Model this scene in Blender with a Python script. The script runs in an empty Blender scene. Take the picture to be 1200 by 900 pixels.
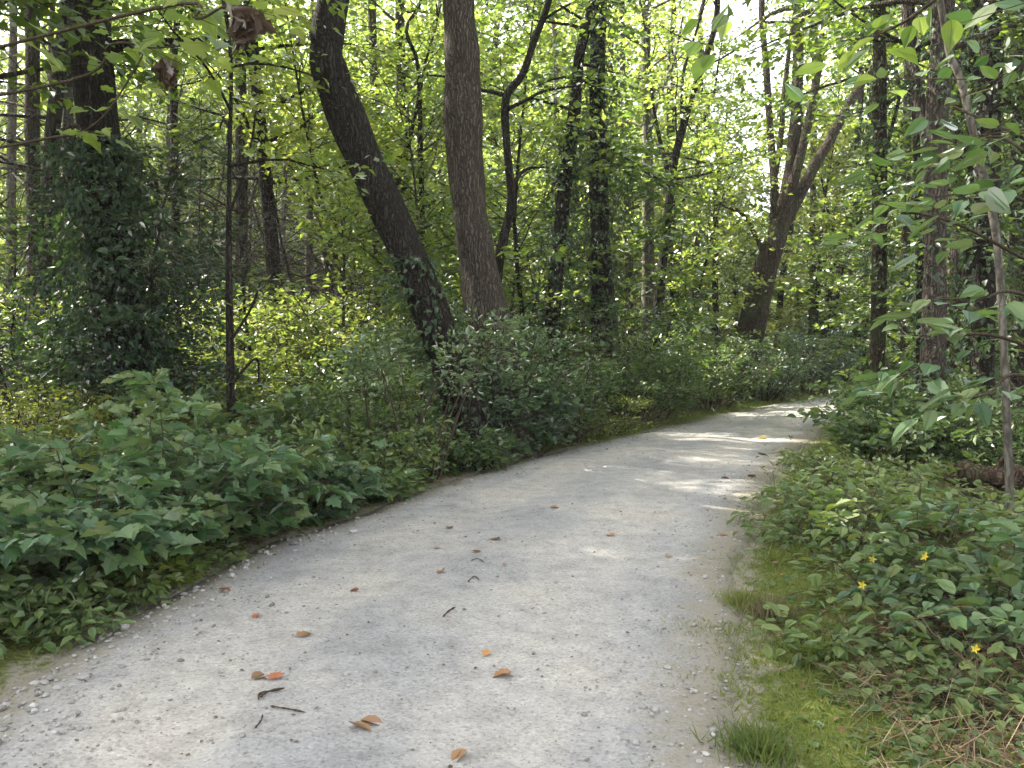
import bpy, math, random
import numpy as np
from mathutils import Vector
rng = np.random.default_rng(11)
random.seed(5)
sc = bpy.context.scene
COL = sc.collection
R = math.radians

# ------------------------------------------------------------------ camera
CH = 1.55
F = 942.0                                   # focal length in px of a 1200x900 picture
PITCH = math.atan(50 / F)
cd = bpy.data.cameras.new('camera'); cam = bpy.data.objects.new('camera', cd); COL.objects.link(cam)
cam.location = (0, 0, CH); cam.rotation_euler = (math.pi/2 - PITCH, 0, 0)
cd.sensor_width = 36; cd.lens = F/1200*36; cd.clip_end = 800; cd.clip_start = .05
sc.camera = cam
cp, sp = math.cos(PITCH), math.sin(PITCH)

def ray(u, v):
    a = (u-600)/F; b = (450-v)/F
    return np.array([a, cp + b*sp, -sp + b*cp])
def at(u, v, d):
    """point seen at (u,v) at horizontal depth d"""
    r = ray(u, v); k = d/r[1]
    return np.array([r[0]*k, d, CH + r[2]*k])
def gp(u, v):
    r = ray(u, v); k = -CH/r[2]
    return np.array([r[0]*k, r[1]*k])
def gx(u, d):
    return (u-600)/F*d

# ------------------------------------------------------------------ light
SUN_EL = R(47); SUN_AZ = R(60)              # to the front left of the viewer
SDIR = np.array([-math.sin(SUN_AZ)*math.cos(SUN_EL), math.cos(SUN_AZ)*math.cos(SUN_EL), math.sin(SUN_EL)])
w = bpy.data.worlds.new('World'); sc.world = w; w.use_nodes = True
nt = w.node_tree; nt.nodes.clear()
sky = nt.nodes.new('ShaderNodeTexSky'); sky.sky_type = 'NISHITA'; sky.sun_disc = False
sky.sun_elevation = SUN_EL; sky.sun_rotation = -SUN_AZ
sky.dust_density = 4.0; sky.air_density = 1.0; sky.ozone_density = 1.0
hs = nt.nodes.new('ShaderNodeHueSaturation'); hs.inputs['Saturation'].default_value = .24   # milky summer sky
bg = nt.nodes.new('ShaderNodeBackground'); bg.inputs['Strength'].default_value = .15
wo = nt.nodes.new('ShaderNodeOutputWorld')
nt.links.new(sky.outputs[0], hs.inputs['Color']); nt.links.new(hs.outputs[0], bg.inputs[0]); nt.links.new(bg.outputs[0], wo.inputs[0])
ld = bpy.data.lights.new('sun', 'SUN'); ld.energy = 4.4; ld.angle = R(.6); ld.color = (1, .93, .80)
lo = bpy.data.objects.new('sun', ld); COL.objects.link(lo)
lo.rotation_euler = Vector(SDIR).to_track_quat('Z', 'Y').to_euler(); lo.location = (-20, 20, 40)
sc.view_settings.view_transform = 'Standard'; sc.view_settings.look = 'None'
sc.view_settings.gamma = 1; sc.view_settings.use_curve_mapping = False
sc.view_settings.exposure = 2.68
sc.render.engine = 'CYCLES'
cy = sc.cycles
cy.max_bounces = 8; cy.diffuse_bounces = 5; cy.glossy_bounces = 2; cy.transmission_bounces = 6; cy.transparent_max_bounces = 4
cy.caustics_reflective = False; cy.caustics_refractive = False

# ------------------------------------------------------------------ the path outline
LE = [(-2.0,-6),(-2.1,-1),(-2.2,2)] + [tuple(gp(*p)) for p in
      [(0,815),(120,742),(250,670),(330,634),(450,592),(560,554),(660,528),(750,507),(830,489),(900,476),(950,468)]] + \
     [(12.5,26.0),(17.5,28.2),(24.5,29.6),(45,31.5)]
RE = [(.35,-6),(.5,-1),(.72,1.8)] + [tuple(gp(*p)) for p in
      [(872,900),(862,780),(860,720),(868,660),(887,600),(908,560),(937,527),(965,506),(990,488),(1000,479)]] + \
     [(11.5,21.0),(17,23.8),(24,25.6),(45,27.6)]
def resample(pl, n, jit=0.0, seed=0):
    P = np.array(pl, float); t = np.r_[0, np.cumsum(np.linalg.norm(np.diff(P, axis=0), axis=1))]
    # Catmull-Rom by fine interpolation
    out = []
    for i in range(len(P)-1):
        p0 = P[max(i-1,0)]; p1 = P[i]; p2 = P[i+1]; p3 = P[min(i+2,len(P)-1)]
        for s in np.linspace(0, 1, 24, endpoint=False):
            out.append(.5*((2*p1)+(-p0+p2)*s+(2*p0-5*p1+4*p2-p3)*s*s+(-p0+3*p1-3*p2+p3)*s**3))
    out.append(P[-1]); out = np.array(out)
    d = np.r_[0, np.cumsum(np.linalg.norm(np.diff(out, axis=0), axis=1))]
    # denser towards the viewer
    q = np.linspace(0, 1, n)**1.25*d[-1]
    res = np.stack([np.interp(q, d, out[:,k]) for k in range(2)], 1)
    if jit:
        g = np.random.default_rng(seed); N = len(res)
        nz = np.convolve(g.normal(0,1,N), np.ones(3)/3, 'same') + 1.3*np.convolve(g.normal(0,1,N), np.ones(9)/9, 'same')
        tg = np.gradient(res, axis=0); tg /= np.linalg.norm(tg, axis=1)[:,None]+1e-9
        res = res + np.stack([-tg[:,1], tg[:,0]],1)*nz[:,None]*jit
    return res
LP = resample(LE, 420, .05, 1); RP = resample(RE, 420, .05, 2)
POLY = np.vstack([LP, RP[::-1]])
PA = POLY[::2]
def path_sd(x, y):
    """signed distance to the path edge, positive outside"""
    x = np.atleast_1d(x).astype(float); y = np.atleast_1d(y).astype(float)
    best = np.full(x.shape, 1e9); ins = np.zeros(x.shape, bool)
    n = len(PA)
    for i in range(n):
        ax, ay = PA[i]; bx, by = PA[(i+1)%n]
        dx, dy = bx-ax, by-ay
        t = np.clip(((x-ax)*dx+(y-ay)*dy)/(dx*dx+dy*dy+1e-12), 0, 1)
        best = np.minimum(best, (x-ax-t*dx)**2+(y-ay-t*dy)**2)
        c = ((ay > y) != (by > y))
        with np.errstate(divide='ignore', invalid='ignore'):
            xi = (bx-ax)*(y-ay)/(by-ay+1e-15)+ax
        ins ^= c & (x < xi)
    d = np.sqrt(best)
    return np.where(ins, -d, d)
def fbm(x, y):
    return (np.sin(x*.9+1.3*np.sin(y*.7))*np.cos(y*.8+.6*np.sin(x*1.1)) + .5*np.sin(x*2.3+y*1.1+2)*np.cos(y*2.1-x*.7) + .25*np.sin(x*5.1-y*3.7)*np.cos(y*4.6+x*2.2))
def terr(x, y, sd=None):
    x = np.atleast_1d(x).astype(float); y = np.atleast_1d(y).astype(float)
    if sd is None: sd = path_sd(x, y)
    k = np.clip((sd-.05)/1.6, 0, 1); k = k*k*(3-2*k)
    return np.where(sd < 0, -.012-.024*np.clip(-sd/.25,0,1), -.012 + k*(.10+.07*fbm(x,y)))
def tz(x, y): return float(terr(x, y)[0])

# sun flecks: the canopy is open above these spots of the ground (x, y, rx, ry)
def fleck(u, v, rx, ry):
    g = gp(u, v); return (g[0], g[1], rx, ry)
FLECKS = [fleck(815,594,.95,.2), fleck(845,516,1.5,.30), fleck(780,510,.9,.45), fleck(5,875,.26,.2), fleck(900,486,1.3,.6),
          (gx(320,13), 13, 2.6, 3.6), (gx(50,10.3), 10.3, 2.0, 1.8), (gx(400,18),18,3,3), (gx(230,15),15,1.5,2),(gx(470,15.5),15.5,1.3,2.2),(gx(1050,11),11,.6,.7),(gx(880,24),24,2,2),(gx(720,24),24,2,2),(gx(985,5.6),5.6,.35,.5)]

# ------------------------------------------------------------------ object helpers
def tag(o, label=None, cat=None, group=None, kind=None):
    if label: o['label'] = label
    if cat: o['category'] = cat
    if group: o['group'] = group
    if kind: o['kind'] = kind
    return o
def empty(name, loc, label, cat, group=None):
    o = bpy.data.objects.new(name, None); COL.objects.link(o); o.location = [float(q) for q in loc]
    o.empty_display_size = .2
    return tag(o, label, cat, group)
def mesh_np(name, V, faces_by_n, mat, smooth=False):
    """faces_by_n: list of (m,k) int arrays"""
    me = bpy.data.meshes.new(name)
    V = np.ascontiguousarray(V, dtype=np.float32)
    me.vertices.add(len(V)); me.vertices.foreach_set('co', V.ravel())
    idx = np.concatenate([f.ravel() for f in faces_by_n]).astype(np.int32)
    tot = np.concatenate([np.full(len(f), f.shape[1]) for f in faces_by_n]).astype(np.int32)
    me.loops.add(len(idx)); me.loops.foreach_set('vertex_index', idx)
    me.polygons.add(len(tot))
    me.polygons.foreach_set('loop_start', np.r_[0, np.cumsum(tot)[:-1]].astype(np.int32))
    me.polygons.foreach_set('loop_total', tot)
    me.polygons.foreach_set('use_smooth', np.full(len(tot), smooth))
    me.update(calc_edges=True); me.validate()
    me.materials.append(mat)
    return me
def link(name, me, parent=None, loc=None):
    o = bpy.data.objects.new(name, me); COL.objects.link(o)
    if parent is not None: o.parent = parent
    if loc is not None: o.location = [float(q) for q in loc]
    return o

# ------------------------------------------------------------------ materials
def newmat(name):
    m = bpy.data.materials.new(name); m.use_nodes = True
    m.node_tree.nodes.clear(); return m, m.node_tree.nodes, m.node_tree.links
def ramp(n, stops):
    r = n.new('ShaderNodeValToRGB'); e = r.color_ramp.elements
    while len(e) < len(stops): e.new(.5)
    for i, (p, c) in enumerate(stops):
        e[i].position = p; e[i].color = (*c, 1) if len(c) == 3 else c
    return r
def leafmat(name, cols, trans, tf=.42, gloss=.06, rough=.5):
    """leaf: diffuse + light let through + waxy skin; colour differs from leaf to leaf"""
    m, n, l = newmat(name)
    out = n.new('ShaderNodeOutputMaterial'); g = n.new('ShaderNodeNewGeometry')
    k = len(cols)
    r1 = ramp(n, [(i/(k-1), c) for i, c in enumerate(cols)])
    r2 = ramp(n, [(i/(k-1), c) for i, c in enumerate(trans)])
    l.new(g.outputs['Random Per Island'], r1.inputs[0]); l.new(g.outputs['Random Per Island'], r2.inputs[0])
    oi = n.new('ShaderNodeObjectInfo'); ro = ramp(n, [(0,(.66,.74,.80)),(.35,(.90,.95,.95)),(.7,(1.0,1.0,1.0)),(1,(1.18,1.10,.95))]); l.new(oi.outputs['Random'], ro.inputs[0])
    x1 = n.new('ShaderNodeMixRGB'); x1.blend_type = 'MULTIPLY'; x1.inputs[0].default_value = 1; l.new(r1.outputs[0], x1.inputs[1]); l.new(ro.outputs[0], x1.inputs[2]); r1 = x1
    x2 = n.new('ShaderNodeMixRGB'); x2.blend_type = 'MULTIPLY'; x2.inputs[0].default_value = 1; l.new(r2.outputs[0], x2.inputs[1]); l.new(ro.outputs[0], x2.inputs[2]); r2 = x2
    d = n.new('ShaderNodeBsdfDiffuse'); t = n.new('ShaderNodeBsdfTranslucent'); s = n.new('ShaderNodeBsdfGlossy')
    s.inputs['Roughness'].default_value = rough
    l.new(r1.outputs[0], d.inputs[0]); l.new(r2.outputs[0], t.inputs[0])
    m1 = n.new('ShaderNodeMixShader'); m1.inputs[0].default_value = tf
    l.new(d.outputs[0], m1.inputs[1]); l.new(t.outputs[0], m1.inputs[2])
    lw = n.new('ShaderNodeFresnel'); lw.inputs[0].default_value = 1.35
    mm = n.new('ShaderNodeMath'); mm.operation = 'MULTIPLY_ADD'; mm.inputs[1].default_value = gloss*4; mm.inputs[2].default_value = gloss*.3
    l.new(lw.outputs[0], mm.inputs[0]); mm.use_clamp = True
    m2 = n.new('ShaderNodeMixShader'); l.new(mm.outputs[0], m2.inputs[0]); l.new(m1.outputs[0], m2.inputs[1]); l.new(s.outputs[0], m2.inputs[2])
    l.new(m2.outputs[0], out.inputs[0]); return m
M = {}
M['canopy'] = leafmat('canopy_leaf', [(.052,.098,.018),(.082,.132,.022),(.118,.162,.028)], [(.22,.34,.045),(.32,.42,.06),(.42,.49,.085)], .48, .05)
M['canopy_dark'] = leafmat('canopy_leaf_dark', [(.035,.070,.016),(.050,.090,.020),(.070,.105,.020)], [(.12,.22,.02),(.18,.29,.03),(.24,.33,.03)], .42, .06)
M['shrub'] = leafmat('shrub_leaf', [(.048,.090,.026),(.082,.134,.034),(.130,.168,.040)], [(.12,.22,.03),(.18,.29,.03),(.26,.34,.04)], .38, .08)
M['bluish'] = leafmat('shrub_leaf_dark', [(.040,.085,.032),(.072,.124,.044),(.115,.160,.052)], [(.09,.18,.03),(.13,.24,.04),(.18,.28,.04)], .34, .10)
M['lobed'] = leafmat('lobed_leaf', [(.026,.066,.026),(.046,.104,.038),(.070,.138,.050),(.100,.168,.064),(.115,.172,.062),(.135,.175,.055)], [(.12,.24,.04),(.14,.26,.04),(.16,.29,.04),(.19,.31,.04),(.22,.33,.05),(.34,.34,.06)], .34, .10, .48)
M['yellow'] = leafmat('yellow_green_sunlit_leaf', [(.060,.100,.020),(.105,.145,.024),(.150,.172,.034)], [(.22,.32,.04),(.36,.44,.06),(.46,.47,.09)], .46, .05)  # yellow-green leaf, with some of the sun's glow on lit foliage put into its colour
M['ivy'] = leafmat('ivy_leaf', [(.014,.036,.013),(.024,.052,.019),(.044,.076,.024)], [(.05,.11,.02),(.07,.14,.02),(.10,.17,.02)], .25, .09, .5)
M['cover'] = leafmat('ground_plant_leaf', [(.055,.095,.028),(.080,.125,.034),(.12,.150,.04)], [(.14,.24,.03),(.20,.30,.03),(.30,.36,.04)], .34, .08)
M['grass'] = leafmat('grass_blade', [(.075,.110,.020),(.100,.135,.025),(.150,.155,.045)], [(.20,.28,.03),(.26,.33,.04),(.32,.32,.08)], .34, .04)
M['drygrass'] = leafmat('dry_grass', [(.16,.13,.06),(.22,.17,.08),(.12,.12,.04)], [(.25,.19,.08),(.32,.24,.1),(.2,.2,.06)], .3, .03)
M['redleaf'] = leafmat('fallen_leaf_red', [(.22,.08,.045),(.27,.105,.055),(.24,.09,.05)], [(.3,.1,.04)]*3, .15, .05)
M['orangeleaf'] = leafmat('fallen_leaf_orange', [(.28,.14,.06),(.33,.18,.085),(.30,.15,.065)], [(.4,.2,.05)]*3, .15, .05)
M['brownleaf'] = leafmat('fallen_leaf_brown', [(.14,.072,.04),(.22,.12,.065),(.28,.17,.10)], [(.2,.1,.05)]*3, .12, .04)
M['yellowleaf'] = leafmat('fallen_leaf_yellow', [(.5,.38,.06),(.55,.4,.08),(.5,.36,.08)], [(.5,.4,.06)]*3, .2, .05)
M['deadleaf'] = leafmat('dead_leaf_grey_brown', [(.05,.034,.022),(.075,.05,.034),(.11,.08,.055)], [(.08,.05,.03)]*3, .15, .03)
M['flower'] = leafmat('petal_yellow', [(.6,.48,.05),(.65,.5,.06),(.7,.55,.08)], [(.6,.5,.06)]*3, .3, .03)

def bark(name, dark, mid, light, scale=9.0, moss=None, bump=1.0):
    m, n, l = newmat(name)
    out = n.new('ShaderNodeOutputMaterial'); p = n.new('ShaderNodeBsdfPrincipled'); p.inputs['Roughness'].default_value = .9
    p.inputs['Specular IOR Level'].default_value = .15
    tc = n.new('ShaderNodeTexCoord'); mp = n.new('ShaderNodeMapping'); mp.inputs['Scale'].default_value = (1, 1, .06)
    l.new(tc.outputs['Object'], mp.inputs[0])
    v = n.new('ShaderNodeTexVoronoi'); v.feature = 'DISTANCE_TO_EDGE'; v.inputs['Scale'].default_value = scale*3.0
    nz = n.new('ShaderNodeTexNoise'); nz.inputs['Scale'].default_value = scale*1.4; nz.inputs['Detail'].default_value = 7; nz.inputs['Roughness'].default_value = .7
    dn = n.new('ShaderNodeTexNoise'); dn.inputs['Scale'].default_value = 6; dn.inputs['Detail'].default_value = 3
    mx = n.new('ShaderNodeMixRGB'); mx.inputs[0].default_value = .10
    l.new(mp.outputs[0], mx.inputs[1]); l.new(dn.outputs['Color'], mx.inputs[2]); l.new(tc.outputs['Object'], dn.inputs[0])
    l.new(mx.outputs[0], v.inputs['Vector']); l.new(mp.outputs[0], nz.inputs['Vector'])
    r0 = ramp(n, [(.0,(.05,.05,.05)),(.30,(1,1,1))]); l.new(v.outputs['Distance'], r0.inputs[0])
    ml = n.new('ShaderNodeMath'); ml.operation = 'MULTIPLY'
    l.new(r0.outputs[0], ml.inputs[0]); l.new(nz.outputs['Fac'], ml.inputs[1])
    r1 = ramp(n, [(.0,dark),(.35,mid),(.75,light)]); l.new(ml.outputs[0], r1.inputs[0])
    col = r1.outputs[0]
    if moss:
        n3 = n.new('ShaderNodeTexNoise'); n3.inputs['Scale'].default_value = 2.2; n3.inputs['Detail'].default_value = 6
        l.new(tc.outputs['Object'], n3.inputs[0])
        r3 = ramp(n, [(.48,(0,0,0)),(.66,(.8,.8,.8))]); l.new(n3.outputs['Fac'], r3.inputs[0])
        mm = n.new('ShaderNodeMixRGB'); l.new(r3.outputs[0], mm.inputs[0]); l.new(col, mm.inputs[1]); mm.inputs[2].default_value = (*moss,1); col = mm.outputs[0]
    b = n.new('ShaderNodeBump'); b.inputs['Strength'].default_value = bump; b.inputs['Distance'].default_value = .06
    l.new(ml.outputs[0], b.inputs['Height']); l.new(b.outputs[0], p.inputs['Normal'])
    l.new(col, p.inputs['Base Color']); l.new(p.outputs[0], out.inputs[0]); return m
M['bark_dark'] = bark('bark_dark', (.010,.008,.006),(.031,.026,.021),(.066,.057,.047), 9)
M['bark'] = bark('bark_grey_brown', (.030,.024,.019),(.085,.070,.056),(.150,.130,.108), 10)
M['bark_brown'] = bark('bark_brown', (.018,.013,.009),(.054,.039,.027),(.105,.080,.060), 9, moss=(.045,.055,.02))
M['bark_pale'] = bark('bark_pale', (.045,.040,.032),(.115,.104,.086),(.185,.170,.143), 7, bump=.3)
M['twig'] = bark('twig_bark', (.035,.026,.018),(.06,.045,.032),(.10,.078,.058), 20, bump=.2)
M['greenstem'] = bark('green_stem', (.05,.06,.025),(.075,.085,.035),(.11,.11,.05), 20, bump=.1)
M['log'] = bark('rotten_log', (.02,.013,.009),(.06,.04,.027),(.11,.075,.05), 8, moss=(.05,.065,.02))

SOIL = [(.3,(.13,.112,.088)),(.5,(.215,.195,.16)),(.62,(.19,.175,.12)),(.72,(.15,.15,.07))]
def ground_mat():
    m, n, l = newmat('forest_floor')
    out = n.new('ShaderNodeOutputMaterial'); p = n.new('ShaderNodeBsdfPrincipled'); p.inputs['Roughness'].default_value = .95
    p.inputs['Specular IOR Level'].default_value = .1
    tc = n.new('ShaderNodeTexCoord')
    a = n.new('ShaderNodeTexNoise'); a.inputs['Scale'].default_value = 1.3; a.inputs['Detail'].default_value = 6
    v = n.new('ShaderNodeTexVoronoi'); v.inputs['Scale'].default_value = 24; v.inputs['Randomness'].default_value = 1
    c = n.new('ShaderNodeTexNoise'); c.inputs['Scale'].default_value = 40; c.inputs['Detail'].default_value = 5
    for q in (a, v, c): l.new(tc.outputs['Object'], q.inputs['Vector'])
    rl = ramp(n, [(.0,(.035,.026,.018)),(.5,(.085,.062,.040)),(1,(.14,.105,.068))]); 
    sx = n.new('ShaderNodeSeparateColor'); l.new(v.outputs['Color'], sx.inputs[0]); l.new(sx.outputs[0], rl.inputs[0])
    rg = ramp(n, [(.42,(0,0,0)),(.62,(1,1,1))]); l.new(a.outputs['Fac'], rg.inputs[0])
    rm = ramp(n, [(.3,(.03,.040,.014)),(.7,(.075,.092,.026))]); l.new(c.outputs['Fac'], rm.inputs[0])
    mx = n.new('ShaderNodeMixRGB'); l.new(rg.outputs[0], mx.inputs[0]); l.new(rl.outputs[0], mx.inputs[1]); l.new(rm.outputs[0], mx.inputs[2])
    am = n.new('ShaderNodeAttribute'); am.attribute_name = 'moss'
    sm = n.new('ShaderNodeMath'); sm.operation = 'ADD'; l.new(am.outputs['Fac'], sm.inputs[0]); l.new(a.outputs['Fac'], sm.inputs[1])
    rs = ramp(n, [(.75,(0,0,0)),(1.0,(1,1,1))]); l.new(sm.outputs[0], rs.inputs[0])
    rc = ramp(n, [(.3,(.05,.062,.016)),(.5,(.085,.105,.022)),(.7,(.13,.135,.04))]); l.new(c.outputs['Fac'], rc.inputs[0])
    mx0 = mx; mx = n.new('ShaderNodeMixRGB'); l.new(rs.outputs[0], mx.inputs[0]); l.new(mx0.outputs[0], mx.inputs[1]); l.new(rc.outputs[0], mx.inputs[2])
    ar = n.new('ShaderNodeAttribute'); ar.attribute_name = 'rim'
    e1 = n.new('ShaderNodeTexNoise'); e1.inputs['Scale'].default_value = 7; e1.inputs['Detail'].default_value = 7; e1.inputs['Roughness'].default_value = .7; l.new(tc.outputs['Object'], e1.inputs['Vector'])
    e2 = n.new('ShaderNodeTexNoise'); e2.inputs['Scale'].default_value = 55; e2.inputs['Detail'].default_value = 6; e2.inputs['Roughness'].default_value = .75; l.new(tc.outputs['Object'], e2.inputs['Vector'])
    e3 = n.new('ShaderNodeMath'); e3.operation = 'MULTIPLY_ADD'; e3.inputs[1].default_value = 1.6; l.new(e1.outputs['Fac'], e3.inputs[0]); l.new(ar.outputs['Fac'], e3.inputs[2])
    e4 = ramp(n, [(.86,(0,0,0)),(1.0,(1,1,1))]); e5 = n.new('ShaderNodeMath'); e5.operation = 'MULTIPLY'; e5.inputs[1].default_value = .62; l.new(e3.outputs[0], e5.inputs[0]); l.new(e5.outputs[0], e4.inputs[0])
    so = ramp(n, SOIL); l.new(e2.outputs['Fac'], so.inputs[0])
    mx1 = mx; mx = n.new('ShaderNodeMixRGB'); l.new(e4.outputs[0], mx.inputs[0]); l.new(mx1.outputs[0], mx.inputs[1]); l.new(so.outputs[0], mx.inputs[2])
    b = n.new('ShaderNodeBump'); b.inputs['Strength'].default_value = .9; b.inputs['Distance'].default_value = .03
    ad = n.new('ShaderNodeMath'); l.new(c.outputs['Fac'], ad.inputs[0]); l.new(sx.outputs[1], ad.inputs[1])
    l.new(ad.outputs[0], b.inputs['Height']); l.new(b.outputs[0], p.inputs['Normal'])
    l.new(mx.outputs[0], p.inputs['Base Color']); l.new(p.outputs[0], out.inputs[0]); return m
def path_mat():
    m, n, l = newmat('gravel_path')
    out = n.new('ShaderNodeOutputMaterial'); p = n.new('ShaderNodeBsdfPrincipled'); p.inputs['Roughness'].default_value = .92
    p.inputs['Specular IOR Level'].default_value = .2
    tc = n.new('ShaderNodeTexCoord')
    def noise(s, d, r=.6):
        q = n.new('ShaderNodeTexNoise'); q.inputs['Scale'].default_value = s; q.inputs['Detail'].default_value = d; q.inputs['Roughness'].default_value = r
        l.new(tc.outputs['Object'], q.inputs['Vector']); return q
    big = noise(.8, 4); mid = noise(6, 6, .65); fine = noise(55, 6, .75); grit = noise(210, 3, .8)
    v = n.new('ShaderNodeTexVoronoi'); v.inputs['Scale'].default_value = 85; l.new(tc.outputs['Object'], v.inputs['Vector'])
    v2 = n.new('ShaderNodeTexVoronoi'); v2.inputs['Scale'].default_value = 34; l.new(tc.outputs['Object'], v2.inputs['Vector'])
    r1 = ramp(n, [(.30,(.245,.240,.233)),(.5,(.312,.306,.297)),(.72,(.362,.355,.343))]); l.new(mid.outputs['Fac'], r1.inputs[0])
    r2 = ramp(n, [(.32,(.78,.78,.79)),(.46,(.95,.95,.95)),(.58,(1.05,1.03,.99)),(.72,(1.09,1.04,.97))]); l.new(big.outputs['Fac'], r2.inputs[0])
    mu = n.new('ShaderNodeMixRGB'); mu.blend_type = 'MULTIPLY'; mu.inputs[0].default_value = 1; l.new(r1.outputs[0], mu.inputs[1]); l.new(r2.outputs[0], mu.inputs[2])
    # speckle of single stones
    sx = n.new('ShaderNodeSeparateColor'); l.new(v.outputs['Color'], sx.inputs[0])
    r3 = ramp(n, [(.0,(.45,.43,.42)),(.16,(.80,.79,.78)),(.5,(1,1,1)),(.86,(1.08,1.07,1.05)),(1,(1.35,1.33,1.3))]); l.new(sx.outputs[0], r3.inputs[0])
    mu2 = n.new('ShaderNodeMixRGB'); mu2.blend_type = 'MULTIPLY'; mu2.inputs[0].default_value = .55; l.new(mu.outputs[0], mu2.inputs[1]); l.new(r3.outputs[0], mu2.inputs[2])
    r4 = ramp(n, [(.32,(.70,.69,.68)),(.5,(1,1,1)),(.75,(1.12,1.11,1.1))]); l.new(fine.outputs['Fac'], r4.inputs[0])
    mu3 = n.new('ShaderNodeMixRGB'); mu3.blend_type = 'MULTIPLY'; mu3.inputs[0].default_value = .65; l.new(mu2.outputs[0], mu3.inputs[1]); l.new(r4.outputs[0], mu3.inputs[2])
    tk = n.new('ShaderNodeAttribute'); tk.attribute_name = 'track'
    tn = n.new('ShaderNodeMath'); tn.operation = 'MULTIPLY_ADD'; tn.inputs[1].default_value = .9; l.new(big.outputs['Fac'], tn.inputs[0]); l.new(tk.outputs['Fac'], tn.inputs[2])
    rt = ramp(n, [(.30,(.87,.88,.90)),(.75,(.97,.97,.97)),(1.0,(1.09,1.07,1.04))]); l.new(tn.outputs[0], rt.inputs[0])
    mu4 = n.new('ShaderNodeMixRGB'); mu4.blend_type = 'MULTIPLY'; mu4.inputs[0].default_value = 1; l.new(mu3.outputs[0], mu4.inputs[1]); l.new(rt.outputs[0], mu4.inputs[2]); mu3 = mu4
    # soil and moss creeping in from the edge
    at_ = n.new('ShaderNodeAttribute'); at_.attribute_name = 'edge'
    su = n.new('ShaderNodeMath'); su.operation = 'ADD'; l.new(at_.outputs['Fac'], su.inputs[0])
    sc_ = n.new('ShaderNodeMath'); sc_.operation = 'MULTIPLY_ADD'; sc_.inputs[1].default_value = .9; sc_.inputs[2].default_value = -.45; l.new(mid.outputs['Fac'], sc_.inputs[0])
    l.new(sc_.outputs[0], su.inputs[1])
    r5 = ramp(n, [(.42,(0,0,0)),(.80,(1,1,1))]); l.new(su.outputs[0], r5.inputs[0])
    soil = ramp(n, SOIL); l.new(fine.outputs['Fac'], soil.inputs[0])
    mx = n.new('ShaderNodeMixRGB'); l.new(r5.outputs[0], mx.inputs[0]); l.new(mu3.outputs[0], mx.inputs[1]); l.new(soil.outputs[0], mx.inputs[2])
    h1 = n.new('ShaderNodeMath'); h1.operation = 'MULTIPLY_ADD'; h1.inputs[1].default_value = 1.0; l.new(fine.outputs['Fac'], h1.inputs[0])
    h2 = n.new('ShaderNodeMath'); h2.operation = 'MULTIPLY_ADD'; h2.inputs[1].default_value = -.7; h2.inputs[2].default_value = .5; l.new(v2.outputs['Distance'], h2.inputs[0])
    l.new(h2.outputs[0], h1.inputs[2])
    h3 = n.new('ShaderNodeMath'); h3.operation = 'MULTIPLY_ADD'; h3.inputs[1].default_value = .5; l.new(grit.outputs['Fac'], h3.inputs[0]); l.new(h1.outputs[0], h3.inputs[2])
    b = n.new('ShaderNodeBump'); b.inputs['Strength'].default_value = .75; b.inputs['Distance'].default_value = .012
    l.new(h3.outputs[0], b.inputs['Height']); l.new(b.outputs[0], p.inputs['Normal'])
    l.new(mx.outputs[0], p.inputs['Base Color']); l.new(p.outputs[0], out.inputs[0]); return m
def stone_mat():
    m, n, l = newmat('pebble'); out = n.new('ShaderNodeOutputMaterial'); p = n.new('ShaderNodeBsdfPrincipled'); p.inputs['Roughness'].default_value = .85
    g = n.new('ShaderNodeNewGeometry'); r = ramp(n, [(0,(.11,.10,.09)),(.35,(.19,.18,.165)),(.8,(.25,.24,.225)),(1,(.33,.32,.30))])
    l.new(g.outputs['Random Per Island'], r.inputs[0]); l.new(r.outputs[0], p.inputs['Base Color']); l.new(p.outputs[0], out.inputs[0]); return m
M['ground'] = ground_mat(); M['path'] = path_mat(); M['stone'] = stone_mat()

# ------------------------------------------------------------------ leaf templates (x along the leaf, y across, z up)
T_FAR = (np.array([(0,0,0),(.42,.30,.06),(1,0,-.10),(.42,-.30,.06)]), [np.array([[0,1,2,3]])])
T_OVAL = (np.array([(0,0,0),(.22,.20,.06),(.60,.23,.04),(1,0,-.16),(.60,-.23,.04),(.22,-.20,.06)]), [np.array([[0,3,2,1],[0,5,4,3]])])
def T_outline(half, z=.10, tip=-.14):
    """both halves of an outlined leaf folded along the midrib; half: points from base to tip on +y"""
    k = len(half)
    V = [(0,0,0)] + [(x, y, z*min(1,y*3) + tip*x*x*.6) for x, y in half] + [(1,0,tip)] + [(x,-y, z*min(1,y*3) + tip*x*x*.6) for x, y in half]
    a = [0] + list(range(1,k+1)) + [k+1]; b = [0] + list(range(k+2,2*k+2)) + [k+1]
    return (np.array(V), [np.array([a[::-1]]), np.array([b])])
T_MAPLE = T_outline([(-.10,.14),(-.02,.40),(.16,.34),(.24,.58),(.42,.50),(.48,.26),(.66,.36),(.74,.20)])
T_LOBE = T_outline([(-.06,.16),(.06,.36),(.22,.44),(.36,.36),(.44,.27),(.62,.32),(.78,.18)])
T_BROAD = T_outline([(.06,.12),(.22,.26),(.45,.33),(.66,.27),(.84,.13)], .09, -.22)
T_TIER = T_outline([(-.03,.10),(.14,.25),(.38,.29),(.56,.22),(.70,.17),(.86,.08)], .05, -.12)
T_IVY = T_outline([(-.06,.18),(.10,.40),(.34,.28),(.6,.22)])

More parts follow.
